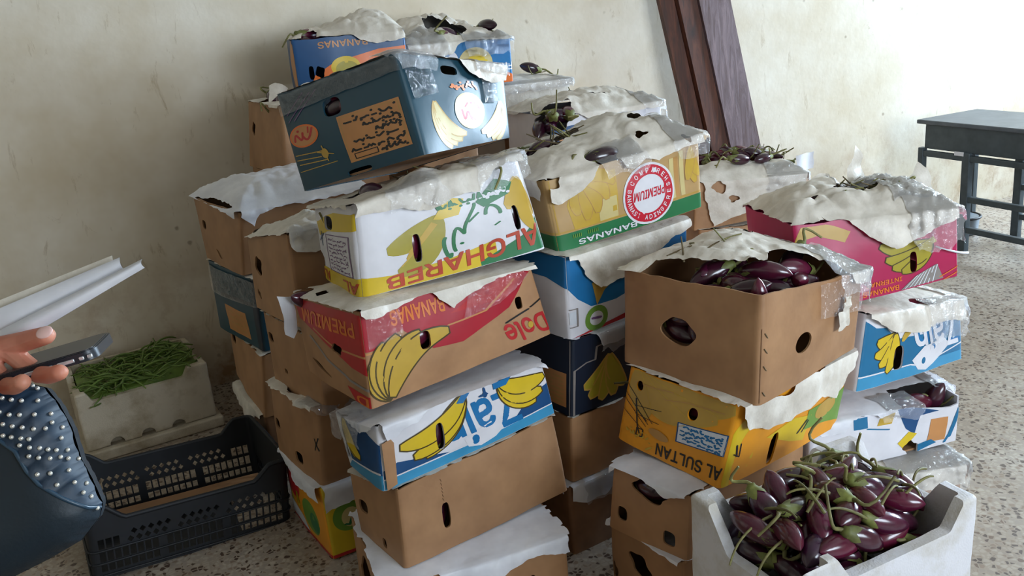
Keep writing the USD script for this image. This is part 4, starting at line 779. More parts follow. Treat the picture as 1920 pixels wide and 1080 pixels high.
# --- beside the boards
Carton('h3', 'carton', 'brown carton hidden under the carton heaped with eggplants').liner(dome=0, crumple=.003)
c = Carton('rb_a', 'carton', 'open brown carton heaped with eggplants in front of the leaning boards', holes={'front': [oval_hole(.56, .2, .03, .2)]})
keep = Polygon([(-.40, -.50), (.50, -.50), (.36, -.12), (.05, -.06), (-.13, -.03), (-.31, .0), (-.40, .0)])
c.liner({'front': [(0, .03), (.06, .04), (.13, .16), (.18, .235), (.26, .22), (.52, .18), (.60, .11), (.75, .085), (.94, .07), (1, .05)], 'right': [(0, .06), (.4, .05)], 'left': [(.6, .02), (1, .03)]}, tears=[blob(-.15, -.235, .03, .03, 0, 3), blob(-.08, -.30, .025, .016, 0, 6), blob(-.24, -.22, .016, .04, 30, 7)], dome=.06, crumple=.016, keep=keep, m='paper')
c.film(sbox(.08, -.30, .34, -.12), hi=.006); RB = c
obj('paper_scrap', trimesh.Trimesh(*(lambda uvF: (np.c_[uvF[0][:, 0] + .30, -.12 + .03 * np.sin(uvF[0][:, 0] * 30), .26 + uvF[0][:, 1] + .0 * uvF[0][:, 0]], uvF[1]))(cut(ragged(sbox(-.055, -.035, .055, .045), seed=4), np.arange(-.06, .06, .015), np.arange(-.05, .05, .015)))), 'paper_white', c.prim, smooth=True)

# --- the near brown stack
c = Carton('r1d', 'carton', 'brown carton on the floor, lowest of the stack behind the white foam box of eggplants', holes={'left': [blob(.47, .60, .16, .14, -20, 3), blob(.06, .25, .04, .12, 0, 4)]}); c.liner({'left': [(0, .03), (.3, .012), (.7, .012), (1, .02)]}, dome=.006, crumple=.008, m='paper_white')
c = Carton('r1c', 'carton', 'plain brown carton with two small holes, under the orange carton', holes={'left': [blob(.52, .84, .22, .13, -8, 2)] + holes((.19, .32, .065, .11), (.79, .27, .075, .11))})
c.liner({'left': [(0, .035), (.1, .01), (.4, .006), (.75, .03), (1, .012)]}, dome=.01, crumple=.014, m='paper_white'); R1C = c
ob, obl = bunch((.10, .99), [(.97, .92), (.86, .76), (.62, .62), (.30, .50)], [-.08, -.10, -.12, -.14], .30, .015, 1.7)
tree = unary_union([line([(.14, .64), (.20, .30), (.235, .20)], .014), line([(.02, .80), (.34, .42)], .007), line([(.02, .68), (.30, .38)], .007), line([(.02, .60), (.28, .34)], .007), line([(.14, .55), (.4, .62)], .007), line([(.16, .45), (.4, .45)], .007), line([(.02, .45), (.26, .28)], .007), line([(.18, .50), (.28, .42)], .012), rect(.20, .18, .26, .28).boundary.buffer(.006)])
sl = [('banana_print', ob, 'gold'), ('banana_outline', obl, 'banana'), ('label_print', pg((.565, .58), (.965, .635), (.965, .385), (.575, .34)), 'label_white'), ('label_frame', pg((.565, .58), (.965, .635), (.965, .385), (.575, .34)).boundary.buffer(.006), 'deep_blue'),
      ('lettering', arab(71, (.62, .54, .93, .58), (.60, .485, .93, .53), (.60, .43, .93, .475), (.62, .39, .93, .42)), 'blue'), ('lettering', text('AL SULTAN', [(.985, .245), (.405, .20), (.405, .04), (.985, .085)]), 'ink'), ('printed_oval', ell(.41, .31, .10, .06, -8), 'print_brown'), ('printed_scrawl', tree, 'ink'),
      ('lettering', unary_union([squiggle(.10, .15, .34, .24, 9, .015, 8), line([(.32, .05), (.36, .1)], .02)]), 'banana'), ('printed_line', unary_union([line([(.10, .84), (.46, .90)], .012), line([(.40, .78), (.62, .84), (.9, .86)], .01)]), 'print_brown')]
sf = [('fruit_print', ell(.085, .35, .11, .46), 'yellow'), ('fruit_print', ell(.17, .22, .12, .46), 'sultan_orange'), ('fruit_print', pg((.28, .42), (.50, .50), (.66, .42), (.64, .1), (.5, .2)), 'yellow'), ('printed_band', pg((.62, .5), (.8, .5), (1, .55), (1, .1), (.8, .2), (.62, .25)), 'leaf'), ('fruit_print', ell(.8, .4, .1, .12), 'gold'),
      ('printed_scrawl', unary_union([line([(.05, .50), (.065, .36)], .014), line([(.04, .40), (.085, .34), (.08, .5)], .01), line([(.56, .26), (.62, .38)], .02), line([(.6, .24), (.64, .36)], .014)]), 'ink')]
c = Carton('r1b', 'carton', 'orange carton with a white printed label, under the large open brown carton', skin='print_sultan_orange', holes={'left': [ell(.15, .81, .034, .065), ell(.66, .73, .042, .075)], 'front': [oval_hole(.36, .22, .028, .20)]}, art={'left': sl, 'front': sf}, corner=.02)
c.liner({'front': [(-.0, .04), (.06, .075), (.2, .10), (.39, .11), (.5, .10), (.64, .085), (.75, .10), (.84, .12), (.9, .06), (1, .05)]}, tears=[blob(-.09, -.192, .055, .030, 0, 2), blob(.06, -.178, .035, .024, 0, 5), blob(.13, -.16, .016, .03, 0, 9)], dome=.012, crumple=.018); R1B = c
c = Carton('r1a', 'carton', 'large open brown carton of eggplants with film over one corner, above the orange carton', holes={'left': [blob(.46, .51, .135, .125, -4, 8, .12, 26)], 'front': [ell(.37, .43, .075, .105)]}, corner=.016, bulge=.012)
c.liner({'front': [(.42, .0), (.55, .02), (.75, .035), (1, .05)], 'right': [(0, .05), (1, .05)], 'left': [(0, .012), (.12, .006), (.2, .0)]},
        tears=[Polygon([(-.27, .16), (-.19, .13), (-.165, .04), (-.15, -.04), (-.13, -.10), (-.07, -.125), (-.03, -.10), (.0, -.085), (.03, -.13), (.07, -.165), (.13, -.195), (.15, -.26), (-.27, -.26)]), blob(.10, .05, .03, .012, 20, 4), blob(.15, -.06, .022, .012, -20, 6), blob(.14, .12, .03, .010, 0, 7)], dome=.06, crumple=.022, bumps=[(.02, .06, .10, .02)])
c.film(sbox(.08, -.28, .26, -.12), sbox(.17, -.30, .30, .10), hi=.006); c.tape('front', pg((.5, .62), (1, .5), (1, .98), (.5, .98)))
for z in (.12, .36, .52, .66): obj('staple', tube([c.wall(np.array([.012]), np.array([z * c.H]), .002)[0], c.wall(np.array([.022]), np.array([z * c.H - .012]), .002)[0]], .0012, 5), 'dry_stem', c.prim)
obj('crease', tube([c.wall(np.array([.004]), np.array([z * c.H]), .0)[0] for z in np.linspace(.02, .7, 8)], .0012, 5), 'kraft_dark', c.prim)
uvF = cut(ragged(sbox(.30, .10, .36, .155).union(sbox(.325, .15, .35, .19)), seed=3), np.arange(.28, .4, .008), np.arange(.08, .2, .008))
obj('paper_scrap', trimesh.Trimesh(c.wall(uvF[0][:, 0], uvF[0][:, 1], .012 + .02 * np.abs(meshkit.noise(np.c_[uvF[0] * 60, uvF[0][:, :1] * 0]) - .5)), uvF[1], process=False), 'paper', c.prim, smooth=30); R1A = c

# --- the stack with the magenta carton
c = Carton('r2d', 'carton', 'brown carton on the floor, lowest of the stack under the magenta carton'); c.liner({'front': [(0, .05), (1, .07)], 'right': [(0, .06), (1, .05)]}, dome=.012, crumple=.014, m='paper'); c.film(sbox(.0, -.28, .30, -.1), sbox(.2, -.2, .32, .2), hi=.008)
torn = Polygon([(0, 0), (1, 0), (1, .86), (.93, .80), (.62, .92), (.5, 1), (.2, 1), (0, 1)])
of = [('printed_band', rect(.27, .74, .36, .98), 'cyan_blue'), ('printed_band', pg((.56, .95), (.62, .55), (.68, .4), (.72, .75), (.95, .80), (.94, .70), (.66, .95)), 'deep_blue'), ('banana_print', pg((.44, .86), (.55, .92), (.52, .72), (.42, .74)), 'banana'), ('banana_print', pg((.56, .30), (.64, .48), (.70, .40), (.60, .16)), 'yellow'),
      ('torn_patch', pg((.77, .16), (.80, .62), (.92, .60), (.90, .12)), 'orange_tan'), ('printed_line', unary_union([line([(.93, .15), (1, .75)], .03), line([(.36, .72), (.5, .62)], .02), line([(.95, .3), (.9, .05)], .02)]), 'cyan_blue'), ('printed_band', pg((.70, .0), (.84, .1), (.8, .2), (.66, .14)), 'cyan_blue')]
c = Carton('r2c', 'carton', 'torn white and blue carton gaping open over eggplants, third below the magenta carton', skin='print_white', art={'front': of}, top={'front': torn}, holes={'front': [blob(.66, .12, .05, .15, 0, 3)]}, rough_top=.01)
c.liner({'front': [(0, .05), (.18, .06), (.24, .012), (.38, .01), (.44, .03), (.5, .02), (.58, .0)]}, tears=[Polygon([(.02, -.30), (.30, -.30), (.26, -.10), (.05, -.12)])], dome=.012, crumple=.02, m='paper_white'); c.film(sbox(-.02, -.24, .1, -.14), sbox(.2, -.15, .30, .0)); R2C = c
rb1, rbl1 = bunch((.29, .68), [(.12, .62), (.11, .44), (.16, .28), (.23, .16)], [.18, .20, .18, .12], .20, .035, 2.2)
z2 = [('printed_band', pg((.0, .92), (.10, .80), (.20, .78), (.30, .60), (.55, .60), (1, .85), (1, 0), (0, 0)), 'cyan_blue'), ('printed_band', pg((0, 0), (1, 0), (1, .17), (0, .17)), 'sky_blue'), ('printed_line', line([(0, .18), (.45, .185), (.6, .10), (.75, .20), (1, .30)], .02), 'white'),
      ('banana_print', rb1, 'yellow'), ('banana_outline', rbl1, 'dark_line'), ('banana_print', crescent((.36, .55), (.57, .86), .08, .07), 'banana'), ('printed_oval', pg((.46, .24), (.52, .08), (.60, .04), (.72, .16), (.84, .34), (.78, .46), (.56, .42)), 'white'), ('printed_oval', ell(.565, .20, .018, .05), 'cyan_blue'),
      ('lettering', upside('Zain', .47, .30, .92, .80, .03), 'white'), ('lettering', affinity.translate(upside('Zain', .47, .30, .92, .80, .03), .012, .03).difference(upside('Zain', .47, .30, .92, .80, .03)), 'blue'), ('banana_print', pg((.90, .80), (.97, .92), (1, .80), (.95, .66)), 'yellow')]
c = Carton('r2b', 'carton', 'cyan blue banana carton with white slanted lettering, under the magenta carton', skin='print_white', art={'front': z2}, holes={'front': [oval_hole(.335, .33, .045, .17)]}, bulge=.012)
c.liner({'front': [(0, .02), (.1, .04), (.27, .075), (.43, .085), (.55, .08), (.7, .06), (.9, .075), (1, .08)], 'right': [(0, .05), (1, .04)]}, tears=[blob(.05, -.175, .045, .022, 0, 2)], dome=.012, crumple=.024); c.film(sbox(.04, -.32, .30, -.17), sbox(.2, -.2, .3, .1), hi=.006); R2B = c
mb1, mbl1 = bunch((.82, .60), [(.50, .64), (.53, .46), (.57, .34), (.63, .26), (.70, .34)], [.10, .16, .18, .16, .06], .20, .035, 2.1)
mg = [('printed_band', pg((.0, .80), (.14, .86), (.3, .74), (.34, .86), (.2, .98), (.05, .97)), 'gold'), ('banana_print', mb1, 'olive'), ('banana_outline', mbl1, 'dark_line'), ('banana_print', pg((.70, .52), (.84, .66), (.86, .58), (.72, .46)), 'olive'), ('label_print', pg((.62, .01), (.90, .03), (.86, .26), (.72, .16)), 'grey'),
      ('barcode', unary_union([line([(.65 + .03 * k, .02), (.73 + .022 * k, .16 + .015 * k)], .006) for k in range(7)]), 'label_white'), ('lettering', upside('INTERNAT', .40, .14, .63, .20, 0), 'text_orange'), ('lettering', upside('BANANAS', .38, .03, .61, .10, 0), 'text_orange'), ('printed_line', unary_union([line([(.88, .06), (1, .16)], .012), line([(.9, .0), (1, .08)], .012)]), 'text_orange')]
c = Carton('r2a', 'carton', 'magenta banana carton under torn paper and film, topmost of its stack near the desk', skin='print_magenta', art={'front': mg}, holes={'front': [oval_hole(.705, .36, .022, .14)], 'right': [oval_hole(.2, .55, .05, .2)]}, bulge=.012)
c.liner({'front': [(0, .006), (.1, .0), (.3, .0), (.36, .03), (.42, .06), (.5, .085), (.58, .11), (.68, .10), (.81, .07), (.9, .05), (1, .04)], 'right': [(0, .03), (1, .03)], 'back': [(0, .02), (1, .02)]},
        tears=[blob(.03, -.02, .075, .05, 0, 2), blob(-.14, -.08, .02, .012, 0, 3)], dome=.05, crumple=.03, bumps=[(-.1, .05, .10, .03), (.18, -.05, .09, .03)])
c.film(sbox(.08, -.16, .28, .1), sbox(.1, -.33, .30, -.14), sbox(-.02, -.05, .1, .1), hi=.008)
for i, (x, y, w, h, yw) in enumerate(((.10, .12, .05, .11, .5), (.235, -.02, .045, .085, -.3), (-.02, .16, .07, .05, .1))):
    uv, F = cut(ragged(pg((-w, -.02), (w, -.02), (w * .75, h * .8), (w * .3, h), (-w * .4, h * .55)), seed=i + 20), np.arange(-.1, .1, .012), np.arange(-.05, .2, .012))
    n = meshkit.noise(np.c_[uv * 25, uv[:, :1] * 0 + i]) - .5; q = c.sheet_map(np.array([[x, y]]), 0., .05, 0)[0]
    obj('paper_flap', trimesh.Trimesh(np.c_[q[0] + uv[:, 0] * math.cos(yw), q[1] + uv[:, 0] * math.sin(yw) + n * .03 + uv[:, 1] * .25, q[2] + uv[:, 1]], F, process=False), 'paper', c.prim, smooth=40)
q = c.wall(np.array([.44, .50, .545]), np.array([.13, .10, .075]), np.array([.006, .012, .04])); obj('film_twist', tube(spline(q, 10), np.linspace(.002, .004, 10), 7), 'paper_white', c.prim, smooth=True, label='twisted end of clear film'); R2A = c

# ------------------------------------------------------------------ foam boxes
def foam_box(name, label, mx, L, W, H, t, dips, m, notches=(), r=.010, floor_t=.03, yaw=0):
    p = thing(name, label, 'foam box', matrix=mx)
    o = rbox(-L / 2, L / 2, -W / 2, W / 2, 0, H, r, 16); i = rbox(-L / 2 + t, L / 2 - t, -W / 2 + t, W / 2 - t, floor_t, H + .1, r, 16)
    b = o - i
    for (ax, cpos, half, depth, side) in dips:           # scooped rims
        sl = [(cpos - half - depth * .9, H + .02), (cpos - half, H - depth), (cpos + half, H - depth), (cpos + half + depth * .9, H + .02)]
        cs = m3.CrossSection([sl]).offset(-.006, m3.JoinType.Round, 2, 12).offset(.012, m3.JoinType.Round, 2, 12)
        e = cs.extrude(.10)                                # the outline stands in x,y and is pushed along z
        e = e.rotate((90, 0, 0)).translate((0, .05, 0))    # -> along x, upright
        if ax == 0: e = e.translate((0, side * (W / 2 - t / 2), 0))
        else: e = e.rotate((0, 0, 90)).translate((side * (L / 2 - t / 2), 0, 0))
        b = b - e
    for (x, rr) in notches:
        b = b - m3.Manifold.cylinder(.08, rr, rr, 24).rotate((90, 0, 0)).translate((x, -W / 2 + .04, .004))
    msh = from_m3(b.refine_to_length(.02)); v = np.array(msh.vertices)
    n = meshkit.fbm(v * 22 + 3, 3) - .5; dirn = msh.vertex_normals
    v += dirn * (n * .005)[:, None]; v[:, 2] = np.maximum(v[:, 2], 0)
    obj('foam_shell', trimesh.Trimesh(v, msh.faces, process=False), m, p, smooth=35)
    return p
def mx_of(key, dz=0):
    (pos, yaw, d, c8) = BOX[key]; c, s = math.cos(math.radians(yaw)), math.sin(math.radians(yaw))
    return np.array([[c, -s, 0, pos[0]], [s, c, 0, pos[1]], [0, 0, 1, pos[2] + dz], [0, 0, 0, 1.0]])
mu = mx_of('foamu'); mf_ = mx_of('foamf')
foam_box('foam_box', 'closed white foam box under the foam box of eggplants', mu, .50, .35, .238, .03, [], 'styrofoam', floor_t=.22)
foam_box('foam_box', 'white foam box heaped with loose eggplants, in front of the orange carton', mf_, .495, .352, .285, .026,
         [(0, .02, .14, .055, -1), (0, -.03, .12, .045, 1), (1, -.03, .075, .085, -1), (1, .02, .08, .05, 1)], 'styrofoam')
ml_ = mx_of('foaml'); ml2 = ml_.copy(); ml2[:3, 3] += [0, 0, .045]
lid = thing('foam_sheet', 'dusty white foam slab lying under the foam box of green beans', 'foam', matrix=ml_)
obj('foam_slab', from_m3(rbox(-.275, .275, -.225, .205, 0, .045, .008)), 'styrofoam_dusty', lid, smooth=35)
foam_box('foam_box', 'dusty white foam box of green beans standing against the wall', ml2, .51, .40, .245, .026,
         [(0, -.02, .17, .035, -1), (1, .0, .09, .04, 1), (1, .0, .09, .04, -1)], 'styrofoam_dusty', notches=[(-.14, .028), (-.02, .028), (.10, .028)])

# ------------------------------------------------------------------ the black crate: latticed walls, dipped long sides
def slots(ln, long):
    out = []
    n = 26 if long else 16
    xs = np.linspace(.06, .94, n)
    for k, x in enumerate(xs):
        if long and k in (8, 17): continue
        w = .36 / n
        out += [rect(x - w, .10, x + w, .20), rect(x - w, .24, x + w, .38)]
        if long and not (3 <= k < n - 3): out.append(rect(x - w, .42, x + w, .56))
    if long:
        for g0 in (.17, .41, .65):
            for i in range(5):
                for j in range(2):
                    cx, cy = g0 + .025 + .04 * i + (.02 if j else 0), .47 + .10 * j
                    out.append(pg((cx - .016, cy), (cx, cy - .045), (cx + .016, cy), (cx, cy + .045)))
    return out
dip = pg((0, 0), (1, 0), (1, 1), (.90, 1), (.82, .80), (.18, .80), (.10, 1), (0, 1)).buffer(-.015).buffer(.015)
dip = dip.union(rect(0, 0, 1, .5))
c = Carton('crate', 'plastic_crate', 'empty black plastic crate with lattice sides, in front of the foam box of beans', 'crate', skin='crate_plastic', holes={'front': slots(.6, 1), 'back': slots(.6, 1), 'left': slots(.4, 0), 'right': slots(.4, 0)},
           top={'front': dip, 'back': dip}, bulge=.002, dent=.001, t=.006, corner=.022, panels=('lattice_panel', 'end_panel'), rough_top=0)
def rim_path(z0=1.0):
    q = np.linspace(0, c.knots[-1], 160); pts = []
    for x in q:
        x = x % c.knots[-1]; i = int(np.clip(np.searchsorted(c.knots, x, 'right') - 1, 0, 3)); f = (x - c.knots[i]) / (c.knots[i + 1] - c.knots[i])
        h = np.interp(f, [0, .10, .18, .82, .90, 1], [1, 1, .80, .80, 1, 1]) if i in (0, 2) else 1.0
        pts.append(c.wall(np.array([x]), np.array([c.H * h]), .002)[0])
    return np.array(pts)
obj('rim', tube(rim_path(), .0075, 8, False), 'crate_plastic', c.prim, smooth=True)
for v in (.05, .22, .40): obj('rib', tube(np.array([c.wall(np.array([x]), np.array([c.H * v]), .002)[0] for x in np.linspace(0, c.knots[-1], 120)]), .0035, 6, False), 'crate_plastic', c.prim, smooth=True)
CR = c
cm = c.mx.copy(); cm[:3, 3] = c.world([0, 0, .022])[0]
cs = thing('cardboard_sheet', 'brown cardboard sheet lying in the black plastic crate', 'cardboard', matrix=cm)
g = np.linspace(-1, 1, 12); a, b = np.meshgrid(g, g[:8]); uv = np.stack([a.ravel() * .285, .10 + b.ravel() * .08], 1)
F = np.array([f for j in range(7) for i in range(11) for f in ([j * 12 + i, j * 12 + i + 1, j * 12 + i + 13], [j * 12 + i, j * 12 + i + 13, j * 12 + i + 12])])
obj('sheet', thick(uv, F, lambda q, o: np.c_[q, .02 + .05 * np.clip((q[:, 1] - .08) / .10, 0, 1) ** 2 + .006 * meshkit.noise(np.c_[q * 12, q[:, :1] * 0]) + o - .05 * q[:, 0] * 0 - .051 * q[:, 0]], .004), 'kraft', cs, smooth=30)

# ------------------------------------------------------------------ eggplants: first the heap in the foam box
rs = np.random.default_rng(21)
def heap_point(x, y): return .232 + .100 * (1 - (x / .25) ** 2) * (1 - (y / .18) ** 2)
heap, tries = [], 0
EGG_N = 0
def clear(p, done, dmin): return all((p[0] - q[0]) ** 2 + (p[1] - q[1]) ** 2 + ((p[2] - q[2]) * 1.2) ** 2 > dmin ** 2 for q in done)
for layer, (dz, dmin, want) in enumerate(((-.105, .060, 26), (-.055, .056, 34), (0, .052, 52), (.030, .064, 16))):
    k = 0; tries = 0
    while k < want and tries < 6000:
        tries += 1
        x, y = rs.uniform(-.205, .205), rs.uniform(-.135, .135)
        if layer == 3 and (abs(x) > .15 or abs(y) > .10): continue
        p = np.array([x, y, heap_point(x, y) + dz - .03])
        if not clear(p, heap, dmin): continue
        heap.append(p); k += 1
for i, p in enumerate(heap):
    for t_ in range(200):
        a = rs.uniform(0, 2 * np.pi); d = np.array([math.cos(a), math.sin(a), rs.normal(-.10, .30)]); d /= np.linalg.norm(d)
        e0, e1_, e2_ = p - d * .066, p + d * .066, p - d * .150
        if max(abs(e0[0]), abs(e1_[0])) < .203 and max(abs(e0[1]), abs(e1_[1])) < .133 and max(abs(e2_[0]) - .08, abs(e2_[1])) < .19 and (e2_[2] > .33 or (abs(e2_[0]) < .185 and abs(e2_[1]) < .116)): break
    else:
        if i >= len(EGG_KINDS): continue
    m = np.eye(4); m[:3, :3] = basis(d, rs.uniform(0, 6.28)); m[:3, 3] = p
    wm = mf_ @ m
    lab, gr = 'purple eggplant in the loose heap filling the white foam box', 'eggplants in the white foam box'
    if i < len(EGG_KINDS): L0, r0, bd, sl_ = EGG_KINDS[i]; make_eggplant(i, L0, r0, bd, sl_, wm, lab, gr)
    else: copy_of(EGG[i % 7], 'eggplant', lab, 'eggplant', wm, gr)
def turned(x, y, hx, hy, r, up=.2, stem=.12):
    """A direction in which an eggplant at x, y and its stalk stay inside a box of half sizes hx, hy."""
    for _ in range(80):
        a = r.uniform(0, 6.28); d = np.array([math.cos(a), math.sin(a), r.normal(0, up)]); d /= np.linalg.norm(d)
        if all(abs(x + d[0] * k) < hx and abs(y + d[1] * k) < hy for k in (-stem, .068)): return d
    return np.array([-x, -y, -.6]) * -1 if stem < .08 else turned(x, y, hx, hy, r, up, .07)
def into(car, d): return car.mx[:3, :3] @ d
def some(car, where, n, spread, label, group, dz=.0, flat=.25, seed=0, scale=1.0, step=.03):
    """A few eggplants lying under a tear of the paper at plan position where."""
    r = np.random.default_rng(seed + 100)
    for i in range(n):
        x, y = where[0] + r.uniform(-1, 1) * spread[0], where[1] + r.uniform(-1, 1) * spread[1]
        p = car.on_top(x, y, dz - step * (i % 2)); a = r.uniform(0, 6.28)
        eggplant(p, [math.cos(a), math.sin(a), r.normal(0, flat)], r.uniform(0, 6.28), int(r.integers(0, 7)), label, group, scale)
def behind(car, sd, u, v, label, k, ang=0, depth=.034, scale=1.0):
    depth += .010
    """An eggplant showing through a hole of a panel."""
    p = car.on_wall(sd, u, v, -depth); q = car.on_wall(sd, min(u + .05, 1), v, -depth); d = (q - p) / np.linalg.norm(q - p)
    eggplant(p, d * math.cos(ang) + np.array([0, 0, math.sin(ang)]), 1.0 + k, k, label, None, scale)
E1 = lambda w: ('purple eggplant showing through torn paper on ' + w, 'eggplants on ' + w)
some(S1E, (-.15, .02), 2, (.03, .01), *E1('the white and yellow carton'), dz=-.004, seed=1)
some(S1E, (.18, -.10), 1, (.01, .005), 'dark eggplant in a small tear near the film on the white and yellow carton', None, dz=-.012, seed=4)
eggplant(MA.on_top(-.05, -.155, -.022), [1, .1, 0], 1.0, 3, 'single dark eggplant in a tear above the bananas of the badge carton', None)
some(MA, (-.10, .03), 5, (.07, .035), *E1('the carton with the round badge'), dz=-.03, seed=2)
some(NA, (-.20, -.15), 5, (.06, .03), *E1('the torn blue label carton'), dz=-.03, seed=3)
some(S0Y, (-.17, -.10), 2, (.015, .03), *E1('the blue and orange carton'), dz=-.012, seed=5)
some(S0X, (.0, -.12), 4, (.05, .06), *E1('the bright blue carton with a yellow circle'), dz=-.032, seed=7)
some(S0Z, (-.17, -.02), 4, (.03, .07), *E1('the carton behind the teal one'), dz=.004, seed=9)
some(S0X, (.19, -.17), 1, (.005, .01), 'eggplant sticking out of the corner of the bright blue carton', None, dz=.012, seed=12)
r = np.random.default_rng(5)
for i in range(26):
    x, y = r.uniform(-.21, .21), r.uniform(-.10, .15)
    p = RB.world(RB.tri([x / RB.L + .5], [y / RB.W + .5], [1.0]) + [0, 0, .030 + .06 * (1 - (x / .26) ** 2) * (1 - (y / .2) ** 2) - .03 * (i % 2)])[0]; a = r.uniform(0, 6.28)
    eggplant(p, [math.cos(a), math.sin(a), r.normal(0, .25)], r.uniform(0, 6.28), i % 7, 'purple eggplant in the heap on the open carton by the leaning boards', 'eggplants on the carton by the boards')
for i in range(20):
    x, y = r.uniform(-.17, .10), r.uniform(-.16, .06)
    if x > -.02 and y > -.06: continue
    p = R1A.world(R1A.tri([x / R1A.L + .5], [y / R1A.W + .5], [1.0]) + [0, 0, -.010 - .03 * (i % 2) + .04 * max(0, (x + .2) / .4)])[0]
    eggplant(p, into(R1A, turned(x, y, R1A.L / 2 - .02, R1A.W / 2 - .02, r)), r.uniform(0, 6.28), i % 7, 'eggplant in the large open brown carton under torn paper', 'eggplants in the large open brown carton')
for i in range(9):
    x, y = r.uniform(.05, .21), r.uniform(-.17, -.08)
    p = R2C.world(R2C.tri([x / R2C.L + .5], [y / R2C.W + .5], [1.0]) + [0, 0, -.030 - .03 * (i % 2)])[0]
    eggplant(p, into(R2C, turned(x, y, R2C.L / 2 - .02, R2C.W / 2 - .03, r)), r.uniform(0, 6.28), i % 7, 'eggplant in the gaping torn white and blue carton', 'eggplants in the torn white and blue carton')
for i_, (x_, k_) in enumerate(((-.115, 0), (-.065, 2))): eggplant(R1B.on_top(x_, -.160, -.012 - .010 * i_), into(R1B, np.array([1, .15 - .3 * i_, 0])) * (1 - 2 * i_), 1.0 + i_, k_, *E1('the orange carton'))
some(R1B, (.06, -.145), 1, (.01, .01), 'dark eggplant under the far edge of the large open brown carton', None, dz=-.018, seed=15)
some(R2B, (.05, -.165), 1, (.01, .004), 'dark eggplant in the tear over the cyan blue carton', None, dz=-.016, seed=16, flat=.05)
some(S1D, (-.245, .16), 1, (.0, .0), 'dark eggplant at the torn back corner of the red carton', None, dz=-.018, seed=17, scale=.9)
some(R2A, (.03, -.02), 3, (.05, .03), *E1('the magenta carton'), dz=-.03, seed=18)
m = np.eye(4); m[:3, :3] = basis([-.75, .2, .25], .4); m[:3, 3] = FOIL.on_top(.14, -.02, .03)
copy_of(EGG[6], 'eggplant', 'shrivelled dark eggplant with a long stem lying on the film wrapped pale carton', 'eggplant', m, None)
behind(R1A, 'left', .42, .60, 'eggplant behind the big hand hole of the large open brown carton, upper one', 0, .1); behind(R1A, 'left', .40, .46, 'eggplant behind the big hand hole of the large open brown carton, lower one', 2, -.3); behind(R1A, 'left', .55, .50, 'eggplant with a green cap behind the big hand hole of the brown carton', 4, 1.9)
behind(S1D, 'front', .305, .52, 'eggplant behind the hole in the printed yellow bunch of the red carton', 4, .2, .03)
behind(TEAL, 'left', .44, .71, 'eggplant behind the hand hole of the tilted dark teal carton', 1, .2, .03); behind(TEAL, 'left', .51, .73, 'eggplant tip behind the hand hole of the teal carton, nearer its label', 3, 2.6, .034)
behind(S1C, 'front', .315, .5, 'eggplant behind the hand hole of the white and blue front carton', 5, 1.4, .032); behind(S1B, 'front', .25, .43, 'eggplant behind the hand hole of the plain brown front carton', 3, 1.5, .032)
behind(S1E, 'front', .305, .375, 'eggplant behind the slot by the printed banana of the white and yellow carton', 0, 1.5, .034); behind(S1E, 'front', .865, .40, 'eggplant behind the slot under the film of the white and yellow carton', 2, 1.5, .034)
behind(R1C, 'left', .45, .82, 'eggplant in the ragged top hole of the carton with two small holes', 1, .05, .032); behind(R1C, 'left', .60, .80, 'second eggplant in the ragged top hole under the orange carton', 4, .1, .034)
behind(R1B, 'left', .66, .73, 'eggplant behind the round hole above the white label of the orange carton', 4, .5, .032); behind(R1B, 'left', .15, .81, 'eggplant behind the round hole over the scrawl of the orange carton', 6, .5, .032)
behind(R2B, 'front', .335, .33, 'eggplant behind the slot in the cyan blue carton', 2, 1.3, .034); behind(S1A, 'left', .60, .5, 'eggplant in the torn end of the carton at the foot of the front stack', 3, 1.2, .03); behind(S1A, 'left', .5, .4, 'second eggplant in the torn end of the lowest front carton', 5, .8, .034)
# loose dry stalks
def stalk(pts, label, m='dry_stem', r0=.0026):
    o = obj('eggplant_stalk', tube(spline(pts, 10), np.linspace(r0, r0 * .6, 10), 6), m, smooth=True); tag(o, label, 'stalk', None)
def stalks_on(car, where, n, spread, label, group, seed, up=.5, ln=.07):
    r = np.random.default_rng(seed)
    for i in range(n):
        p = car.on_top(where[0] + r.uniform(-1, 1) * spread[0], where[1] + r.uniform(-1, 1) * spread[1], .0); a = r.uniform(0, 6.28); d = np.array([math.cos(a), math.sin(a), r.uniform(.1, up)]); d /= np.linalg.norm(d); s = np.cross(d, [0, 0, 1]) * r.normal(0, .25)
        o = obj('eggplant_stalk', tube(spline([p - d * ln * .3, p + d * ln * .2 + s * ln * .3, p + d * ln * .7], 8), np.linspace(.003, .0018, 8), 6), 'dry_stem' if i % 2 else 'stem_green', smooth=True); tag(o, label, 'stalk', group)
stalks_on(MA, (-.10, .02), 12, (.08, .04), 'dry eggplant stalk poking out of the torn paper on the badge carton', 'stalks on the badge carton', 1, .8, .09)
stalks_on(R2A, (.03, -.02), 16, (.065, .04), 'dry eggplant stalk in the torn paper on the magenta carton', 'stalks on the magenta carton', 2, .7, .06)
stalks_on(RB, (.06, .05), 12, (.18, .08), 'eggplant stalk standing up from the heap by the leaning boards', 'stalks on the heap by the boards', 3, 1.4, .08)
stalks_on(R1A, (-.13, .02), 6, (.10, .08), 'eggplant stalk standing up in the large open brown carton', 'stalks in the large open brown carton', 4, 1.6, .07)
stalks_on(S1E, (.02, .02), 9, (.10, .04), 'green stalk on the paper under the tilted teal carton', 'stalks under the teal carton', 5, .4, .07)
stalks_on(S0X, (.2, -.16), 3, (.02, .03), 'thin stalk sticking up at the corner of the bright blue carton', 'stalks on the bright blue carton', 6, .8, .09)
